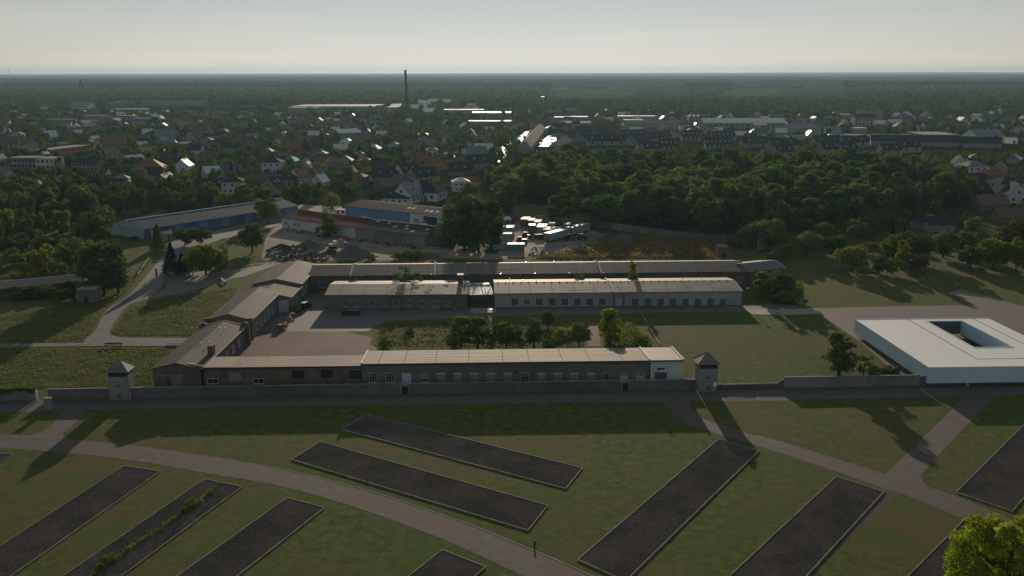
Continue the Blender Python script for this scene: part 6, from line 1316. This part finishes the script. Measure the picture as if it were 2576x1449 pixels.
# ---------------------------------------------------------------- tree filling
FARF=[((1370,252),(1560,256),(1740,250),(1720,217),(1390,219)),((1790,250),(2130,248),(2120,218),(1850,217))]
def fill_trees():
    R=np.random.default_rng(77); recs=[]
    def jit(y0,y1,dx0,gr=0.):
        y=y0
        while y<y1:
            s=dx0*(1+gr*y/1000); n=int(1.16*y/s)+2; xs=-.58*y-10+np.arange(n)*s+R.uniform(-.42,.42,n)*s; ys=y+R.uniform(-.42,.42,n)*s
            for x,yy in zip(xs,ys): yield float(x),float(yy)
            y+=s*.95
    near=[(t[3],t[4],t[6]/2) for t in TREES]; GAP=[(275,556),(372,548),(700,535),(700,640),(470,640),(400,665),(290,665)]
    for x,y in jit(345,4300,8.2,.26):
        u,v=proj(x,y)
        if u<-90 or u>2670: continue
        inw=pip(u,v,WOOD)
        if occ(x,y): continue
        if inw: 
            if R.random()<.36: continue
            h=R.choice([11.,14.,16.,18.,21.])*R.uniform(.92,1.08); w=h*R.uniform(.7,.95); lf=R.choice(['leaf_dark','leaf_mid','leaf_mid','leaf_olive','leaf_dark','leaf_mid']); kd=R.choice(['round','wide','tall','round'])
            if R.random()<.06: kd='spruce' if R.random()<.4 else 'poplar'; w=h*.4
            recs.append((x,y,h,w,kd,lf,1)); continue
        if CLEAR[min(max(int((y-OY)/CS),0),NY-1),min(max(int((x-OX)/CS),0),NX-1)] and R.random()<.965: continue
        if y<700 and any((x-a)**2+(y-b)**2<(c+1.5)**2 for a,b,c in near): continue
        town=pip(u,v,TOWN)
        # right fringe / left thicket / town / far
        if (v>640 and not (u<330 and v<712 and not occ(x,y+6) and not occ(x,y-6))) or pip(u,v,GAP): continue
        if y>1700 and math.sin(x*.0034+y*.0019)*math.sin(y*.0036-x*.0012)>.70: continue
        if pip(u,v,FARF[0]) or pip(u,v,FARF[1]): continue
        if v>535 and 640<u<1560: continue
        if v>500 and u>1850: p=.62 if v<600 else .4; hr=(5,11)
        elif v>600 and u<330: p=.7; hr=(5,9)
        elif v>500 and u<330: p=.5; hr=(8,15)
        elif v>470 and u<640: p=.5; hr=(8,14)
        elif v>470: p=.35 if u<1290 else .2; hr=(6,12)
        elif u>1300 and 345<v<=470: p=.6; hr=(3.5,7.5)
        elif u>1330 and 297<v<=345: p=.6; hr=(5,10)
        elif town: p=.66; hr=(5.5,11.5)
        elif y>2000 and 1350<u<2160: p=.7; hr=(6,12)
        elif y>1900: p=.85; hr=(11,19)
        elif y>1500: p=.78; hr=(9,15)
        elif u>2050: p=.82; hr=(13,20)
        else: p=.66; hr=(8,14)
        if y>1250 and u<1250: p=max(p,.66)
        if y>1400 and (R.random()<.10): continue
        if R.random()>p: continue
        h=R.uniform(*hr); kd=R.choice(['round','round','wide','tall','tall','ragged','spruce','poplar'],p=[.26,.14,.2,.12,.08,.06,.09,.05]); w=h*(.42 if kd in('spruce','poplar') else R.uniform(.6,.85))
        if (v>500 and u>1850 and R.random()<.6) or (v>600 and u<330 and R.random()<.8) or (hr[1]<=12 and R.random()<.3): kd='bush'; h*=.6; w=h*1.6
        lf=R.choice(['leaf_dark','leaf_mid','leaf_olive','leaf_fresh','leaf_yellow','leaf_brown'],p=[.30,.40,.20,.06,.025,.015])
        if y>900 and lf in('leaf_yellow','leaf_brown') and R.random()<.6: lf='leaf_mid'
        if kd=='spruce': lf='leaf_spruce'
        if v>600 and u<330: lf=R.choice(['leaf_olive','leaf_olive','leaf_yellow','leaf_mid'])
        recs.append((x,y,h,w,kd,lf,0))
    # keep openings: far fields
    recs.sort(key=lambda r:r[1]/r[2])
    ni=max(0,300-len(TREES)); 
    for r in recs[:ni]: tree(r[0],r[1],r[2],r[3],str(r[4]),str(r[5]))
    rest=recs[ni:]
    # rest: one scattered object
    keys=sorted({(r[4],r[5]) for r in rest}); kid={k:i for i,k in enumerate(keys)}
    v=np.array([(r[0],r[1],0) for r in rest],np.float32); me=bpy.data.meshes.new('woodland'); me.vertices.add(len(v)); me.vertices.foreach_set('co',v.ravel())
    nominal={'round':9.8,'wide':12.,'tall':6.6,'poplar':4.4,'bush':11.5,'ragged':8.8,'spruce':6.}; hn={'bush':9.4}
    a=me.attributes.new('kid','INT','POINT'); a.data.foreach_set('value',np.array([kid[(r[4],r[5])] for r in rest],np.int32))
    a=me.attributes.new('scl','FLOAT_VECTOR','POINT'); a.data.foreach_set('vector',np.array([(r[3]/nominal[r[4]],r[3]/nominal[r[4]],r[2]/hn.get(r[4],12.4)) for r in rest],np.float32).ravel())
    a=me.attributes.new('rot','FLOAT_VECTOR','POINT'); a.data.foreach_set('vector',np.array([(0,0,R.uniform(0,6.28)) for r in rest],np.float32).ravel())
    o=tag(link('woodland',me),'countless trees of the wood and the tree-filled town fading to the skyline','woodland',kind='stuff')
    g=bpy.data.node_groups.new('woodland_scatter','GeometryNodeTree'); g.interface.new_socket('Geometry',in_out='INPUT',socket_type='NodeSocketGeometry'); g.interface.new_socket('Geometry',in_out='OUTPUT',socket_type='NodeSocketGeometry')
    N=g.nodes; L=g.links; gi=N.new('NodeGroupInput'); go=N.new('NodeGroupOutput'); join=N.new('GeometryNodeJoinGeometry')
    def attr(nm,t): q=N.new('GeometryNodeInputNamedAttribute'); q.data_type=t; q.inputs[0].default_value=nm; return q.outputs['Attribute']
    ak=attr('kid','INT'); asl=attr('scl','FLOAT_VECTOR'); ar=attr('rot','FLOAT_VECTOR')
    for (kd,lf),i in kid.items():
        cd=crown_data(kd,1 if i%2 else 2,lf); bmv=cd; tr=PROTO[(kd,1 if i%2 else 2,'t')]
        po=bpy.data.objects.new('tree_form',bmv)
        oi=N.new('GeometryNodeObjectInfo'); oi.inputs['Object'].default_value=po; oi.inputs['As Instance'].default_value=True
        cmp=N.new('FunctionNodeCompare'); cmp.data_type='INT'; cmp.operation='EQUAL'
        ins=[s for s in cmp.inputs if s.type=='INT']; L.new(ak,ins[0]); ins[1].default_value=i
        ip=N.new('GeometryNodeInstanceOnPoints'); L.new(gi.outputs[0],ip.inputs['Points']); L.new(cmp.outputs[0],ip.inputs['Selection']); L.new(oi.outputs['Geometry'],ip.inputs['Instance']); L.new(ar,ip.inputs['Rotation']); L.new(asl,ip.inputs['Scale']); L.new(ip.outputs[0],join.inputs[0])
    L.new(join.outputs[0],go.inputs[0]); md=o.modifiers.new('scatter','NODES'); md.node_group=g
    print('trees individual',len(TREES),'scattered',len(rest))
def distant_forest():
    R=np.random.default_rng(5); rows=460; cols=820; Y=3900*(24500/3900)**(np.arange(rows)/(rows-1)); T=np.linspace(-.62,.62,cols)
    gy,gt=np.meshgrid(Y,T,indexing='ij'); gx=gy*gt
    def vn(x,y,s,seed):
        x=x/s;y=y/s; i=np.floor(x).astype(np.int64); j=np.floor(y).astype(np.int64); fx=x-i; fy=y-j; fx=fx*fx*(3-2*fx); fy=fy*fy*(3-2*fy)
        def hsh(a,b): q=(a*374761393+b*668265263+seed*974711)&0x7fffffff; q=((q^(q>>13))*1274126177)&0x7fffffff; return ((q^(q>>16))&0xffff)/65535.
        return (hsh(i,j)*(1-fx)+hsh(i+1,j)*fx)*(1-fy)+(hsh(i,j+1)*(1-fx)+hsh(i+1,j+1)*fx)*fy
    z=7+9*vn(gx,gy,140,1)+6*R.random(gx.shape)+10*vn(gx*.5,gy,700,6)
    # open country: long fields
    f=vn(gx*.45,gy,520,3)*.6+vn(gx*.45,gy,1400,4)*.4
    z=np.where(f>.62,-3,z); 
    z=np.where(gy>15000,z+18*vn(gx*.4,gy,3500,8)*np.clip((gy-15000)/6000,0,1),z)
    for P in FARF:
        z=np.where(inpoly(gx,gy,PX(*P)),np.where(vn(gx,gy,160,9)>.72,10,-3),z)
    V=np.stack([gx.ravel(),gy.ravel(),z.ravel()],1); i=np.arange(rows-1)[:,None]*cols+np.arange(cols-1)[None,:]; Fc=np.stack([i,i+1,i+cols+1,i+cols],-1).reshape(-1,4)
    me=npmesh('distant_forest',V,Fc); me.materials.append(matte(mottled('far_canopy',(.020,.034,.016),(.05,.07,.028),.012,.95,c3=(.035,.05,.02),spec=.02,detail=9,coord='Object'))); tag(link('distant_forest',me),'far forests spreading to the horizon','forest',kind='stuff')
# ---------------------------------------------------------------- labels for procedurally placed things
MARKS=[('the blue warehouse',540,560),('the factory chimney',1024,300),('the church spire',205,250),('the sunlit street',1265,378),('the huge grey hall',840,276),('the dark hipped house',1070,490),('the white cube house',685,425),('the orange-centred school',180,385),
 ('the curved terrace',1590,360),('the car lot',2200,350),('the pale green hall',2030,330),('the blue halls',1440,303),('the white gabled hall',2490,350),('the yellow meadow tree',2144,640),('the big poplar clump',1185,560),('the red hipped house',2500,450),('the tall apartment blocks',240,302),('the left edge',10,460),
 ('the right edge',2560,540),('the tall pale poplar',1440,510),('the round bank tree',1521,530),('the brick shed',1815,625),('the pale flat blocks',85,410),('the faded blue warehouse',980,520),('the left-hand spruces',440,640),('the white gabled house',412,350),('the greenhouse shed',870,348),('the dealer halls',2360,350),('the stepped terraces',1480,350),('the long white bungalow',2440,476),('the grey shed roof',2375,575),('the dry weed field',1660,600),('the long green field',1950,230),('the small white gable',798,445)]
ORD=['leftmost','second from left','third from left','fourth from left','fifth from left','sixth from left','seventh from left','eighth from left','ninth from left','tenth from left','eleventh from left','twelfth from left','thirteenth from left','fourteenth from left']
def rel(u,v):
    d=[((u-a)**2+((v-b)*2.2)**2,nm,u-a,v-b) for nm,a,b in MARKS]; q=min(d); nm,du,dv=q[1],q[2],q[3]; dist=math.sqrt(q[0]); near='just ' if dist<45 else ''
    if abs(du)>abs(dv)*2.2: w='right of ' if du>0 else 'left of '
    else: w='below ' if dv>0 else 'above '
    if abs(du)>18 and abs(dv)*2.2>18 and .45<abs(du)/(abs(dv)*2.2)<2.2: w=('below' if dv>0 else 'above')+('-right of ' if du>0 else '-left of ')
    return near+w+nm
def autolabel(items):
    """items: (obj, look, u, v)"""
    g={}
    for o,look,u,v in items: g.setdefault((look,rel(u,v)),[]).append((u,v,o))
    for (look,r),L in g.items():
        L.sort(key=lambda q:q[0]); n=len(L)
        for i,(u,v,o) in enumerate(L):
            if n==1: o['label']=f'{look} {r}'
            elif n==2: o['label']=f'{look} {r}, {"left" if i==0 else "right"} one'
            elif i<=n//2 and i<14: o['label']=f'{look} {r}, {ORD[i]}'
            else: o['label']=f'{look} {r}, {ORD[min(n-1-i,13)].replace("left","right")}'
def labels():
    cn={'leaf_dark':'dark green','leaf_mid':'mid green','leaf_olive':'olive green','leaf_yellow':'yellow-green','leaf_fresh':'bright green','leaf_brown':'brownish','leaf_spruce':'blackish green','leaf_pale':'silvery'}
    kn={'round':'rounded tree','wide':'spreading tree','tall':'upright tree','poplar':'slim poplar','bush':'bush','ragged':'ragged tree','spruce':'pointed conifer'}
    it=[]
    for r,kind,lf,x,y,h,w,lb in TREES:
        if lb: 
            r['group']='named trees' if False else r.get('group','') or 'trees and shrubs around the compound'; continue
        u,v=proj(x,y,h*.7); inw=scr(WOOD,x,y); sz='tall' if h>16 else 'small' if h<9 else 'medium'
        it.append((r,(f'{cn[lf]} wood {kn[kind]}' if inw else f'{sz} {cn[lf]} {kn[kind]}'),u,v)); r['group']='trees of the dense wood' if inw else 'trees between the yards and the town'
    autolabel(it); it=[]
    sh={'gable':'gabled house','tall':'tall house','wide':'low house','hip':'hipped bungalow','cube':'hipped house','flat':'flat-roofed house','shed':'shed'}
    for r,kind,wm,rm,x,y,lb in HOUSES:
        r['group']='houses of the town'
        if lb: continue
        u,v=proj(x,y,4); it.append((r,f'{COLN[wm]} {sh[kind]}, {ROOFN[rm]}',u,v))
    autolabel(it)
# ---------------------------------------------------------------- light, air, camera
SUN_EL=math.radians(10.7); SUN_AZ=0.0
def light():
    w=bpy.data.worlds.new('World'); SC.world=w; w.use_nodes=True; n=w.node_tree.nodes; l=w.node_tree.links; bg=n['Background']
    s=n.new('ShaderNodeTexSky'); s.sky_type='NISHITA'; s.sun_disc=False; s.sun_elevation=SUN_EL; s.sun_rotation=SUN_AZ; s.altitude=60; s.air_density=1.; s.dust_density=2.2; s.ozone_density=1.5
    # very faint streaks of high cloud, part of the sky itself
    tc=n.new('ShaderNodeTexCoord'); mp=n.new('ShaderNodeMapping'); mp.inputs['Scale'].default_value=(1.2,1.2,22); l.new(tc.outputs['Generated'],mp.inputs[0])
    t=n.new('ShaderNodeTexNoise'); t.inputs['Scale'].default_value=2.2; t.inputs['Detail'].default_value=7; t.inputs['Roughness'].default_value=.62; l.new(mp.outputs[0],t.inputs[0])
    r=n.new('ShaderNodeValToRGB'); r.color_ramp.elements[0].position=.5; r.color_ramp.elements[0].color=(1,1,1,1); r.color_ramp.elements[1].position=.75; r.color_ramp.elements[1].color=(1.10,1.08,1.05,1); l.new(t.outputs[0],r.inputs[0])
    # hazy evening sky: the glare round the sun is spread wide, so soften the range of the clear-sky model
    bw=n.new('ShaderNodeRGBToBW'); l.new(s.outputs[0],bw.inputs[0]); g=n.new('ShaderNodeMix'); g.data_type='RGBA'; g.inputs[0].default_value=SKYG; l.new(s.outputs[0],g.inputs[6]); l.new(bw.outputs[0],g.inputs[7])
    def vm(op,a,b):
        q=n.new('ShaderNodeVectorMath'); q.operation=op
        for k_,z in enumerate((a,b)):
            if isinstance(z,tuple): q.inputs[k_].default_value=z
            else: l.new(z,q.inputs[k_])
        return q.outputs[0]
    d=vm('ADD',vm('MULTIPLY',g.outputs[2],(1.9/SKYK,)*3),(1,1,1)); c0=vm('MULTIPLY',vm('DIVIDE',g.outputs[2],d),(1.9,1.9,1.9))
    sp=n.new('ShaderNodeSeparateXYZ'); l.new(tc.outputs['Generated'],sp.inputs[0])
    er=n.new('ShaderNodeValToRGB'); el=er.color_ramp.elements; el[0].position=0; el[0].color=(1.25,1.06,.90,1); el[1].position=.075; el[1].color=(.68,.75,.765,1); q=el.new(.022); q.color=(.97,.95,.88,1); l.new(sp.outputs[2],er.inputs[0])
    c1=vm('MULTIPLY',c0,er.outputs[0]); l.new(vm('MULTIPLY',c1,r.outputs[0]),bg.inputs[0]); bg.inputs[1].default_value=SKY
    L=bpy.data.lights.new('sun','SUN'); L.energy=SUNP; L.angle=math.radians(.53); L.color=(1,.82,.62); o=bpy.data.objects.new('sun',L); COL.objects.link(o); o.rotation_euler=(-(math.pi/2-SUN_EL),0,-SUN_AZ); o.location=(0,400,300)
    m=bpy.data.materials.new('haze_air'); m.use_nodes=True; n=m.node_tree.nodes; n.remove(n['Principled BSDF']); v=n.new('ShaderNodeVolumePrincipled'); v.inputs['Color'].default_value=(*HAZEC,1); v.inputs['Density'].default_value=HAZE; v.inputs['Anisotropy'].default_value=HAZEG
    m.node_tree.links.new(v.outputs[0],n['Material Output'].inputs['Volume'])
    if HAZE>0: tag(MB().box(-26500,26500,-650,26500,-1.2,142).build('haze',m),'thin blue evening haze over the whole landscape','haze',kind='stuff')
    c=bpy.data.cameras.new('camera'); c.sensor_width=36; c.lens=36*F/W; c.clip_start=1; c.clip_end=60000; o=bpy.data.objects.new('camera',c); COL.objects.link(o); o.matrix_world=Matrix.Translation((0,0,CAMH))@Matrix.Rotation(math.pi/2-PITCH,4,'X')@Matrix.Rotation(-ROLL,4,'Z'); SC.camera=o
    vs=SC.view_settings; vs.view_transform='Standard'; vs.look='None'; vs.gamma=1; vs.exposure=EXPO; vs.use_curve_mapping=False
    SC.render.engine='CYCLES'; SC.cycles.max_bounces=6; SC.cycles.diffuse_bounces=2; SC.cycles.glossy_bounces=2; SC.cycles.transmission_bounces=3; SC.cycles.volume_bounces=0; SC.cycles.transparent_max_bounces=4
SKY=.15; SKYK=4.7; SKYG=.6; SUNP=3.8; EXPO=.12; HAZE=4.9e-5; HAZEC=(.33,.53,.66); HAZEG=.40
def main():
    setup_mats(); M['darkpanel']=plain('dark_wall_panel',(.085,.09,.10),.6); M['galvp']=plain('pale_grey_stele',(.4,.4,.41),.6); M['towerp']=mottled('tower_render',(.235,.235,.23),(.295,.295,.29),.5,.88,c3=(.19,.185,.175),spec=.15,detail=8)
    M['chimbrick']=mottled('chimney_brick',(.13,.085,.06),(.17,.11,.08),.3,.9)
    setting(); plots(); compound_wall(); towers(); compound(); vehicles(); yard(); far_blocks()
    for u,v,kd,wm,rm,rz,s,lb in HAND_HOUSES: x,y=at(u,v); house(x,y+4,rz,kd,wm,rm,lb,scale=s)
    footprints(); n=fill_houses(); footprints(); parked(); hand_trees(); fill_trees(); grass_tufts(); distant_forest(); labels(); light()
    print('house sites',n,'objects',len(bpy.data.objects))
main()
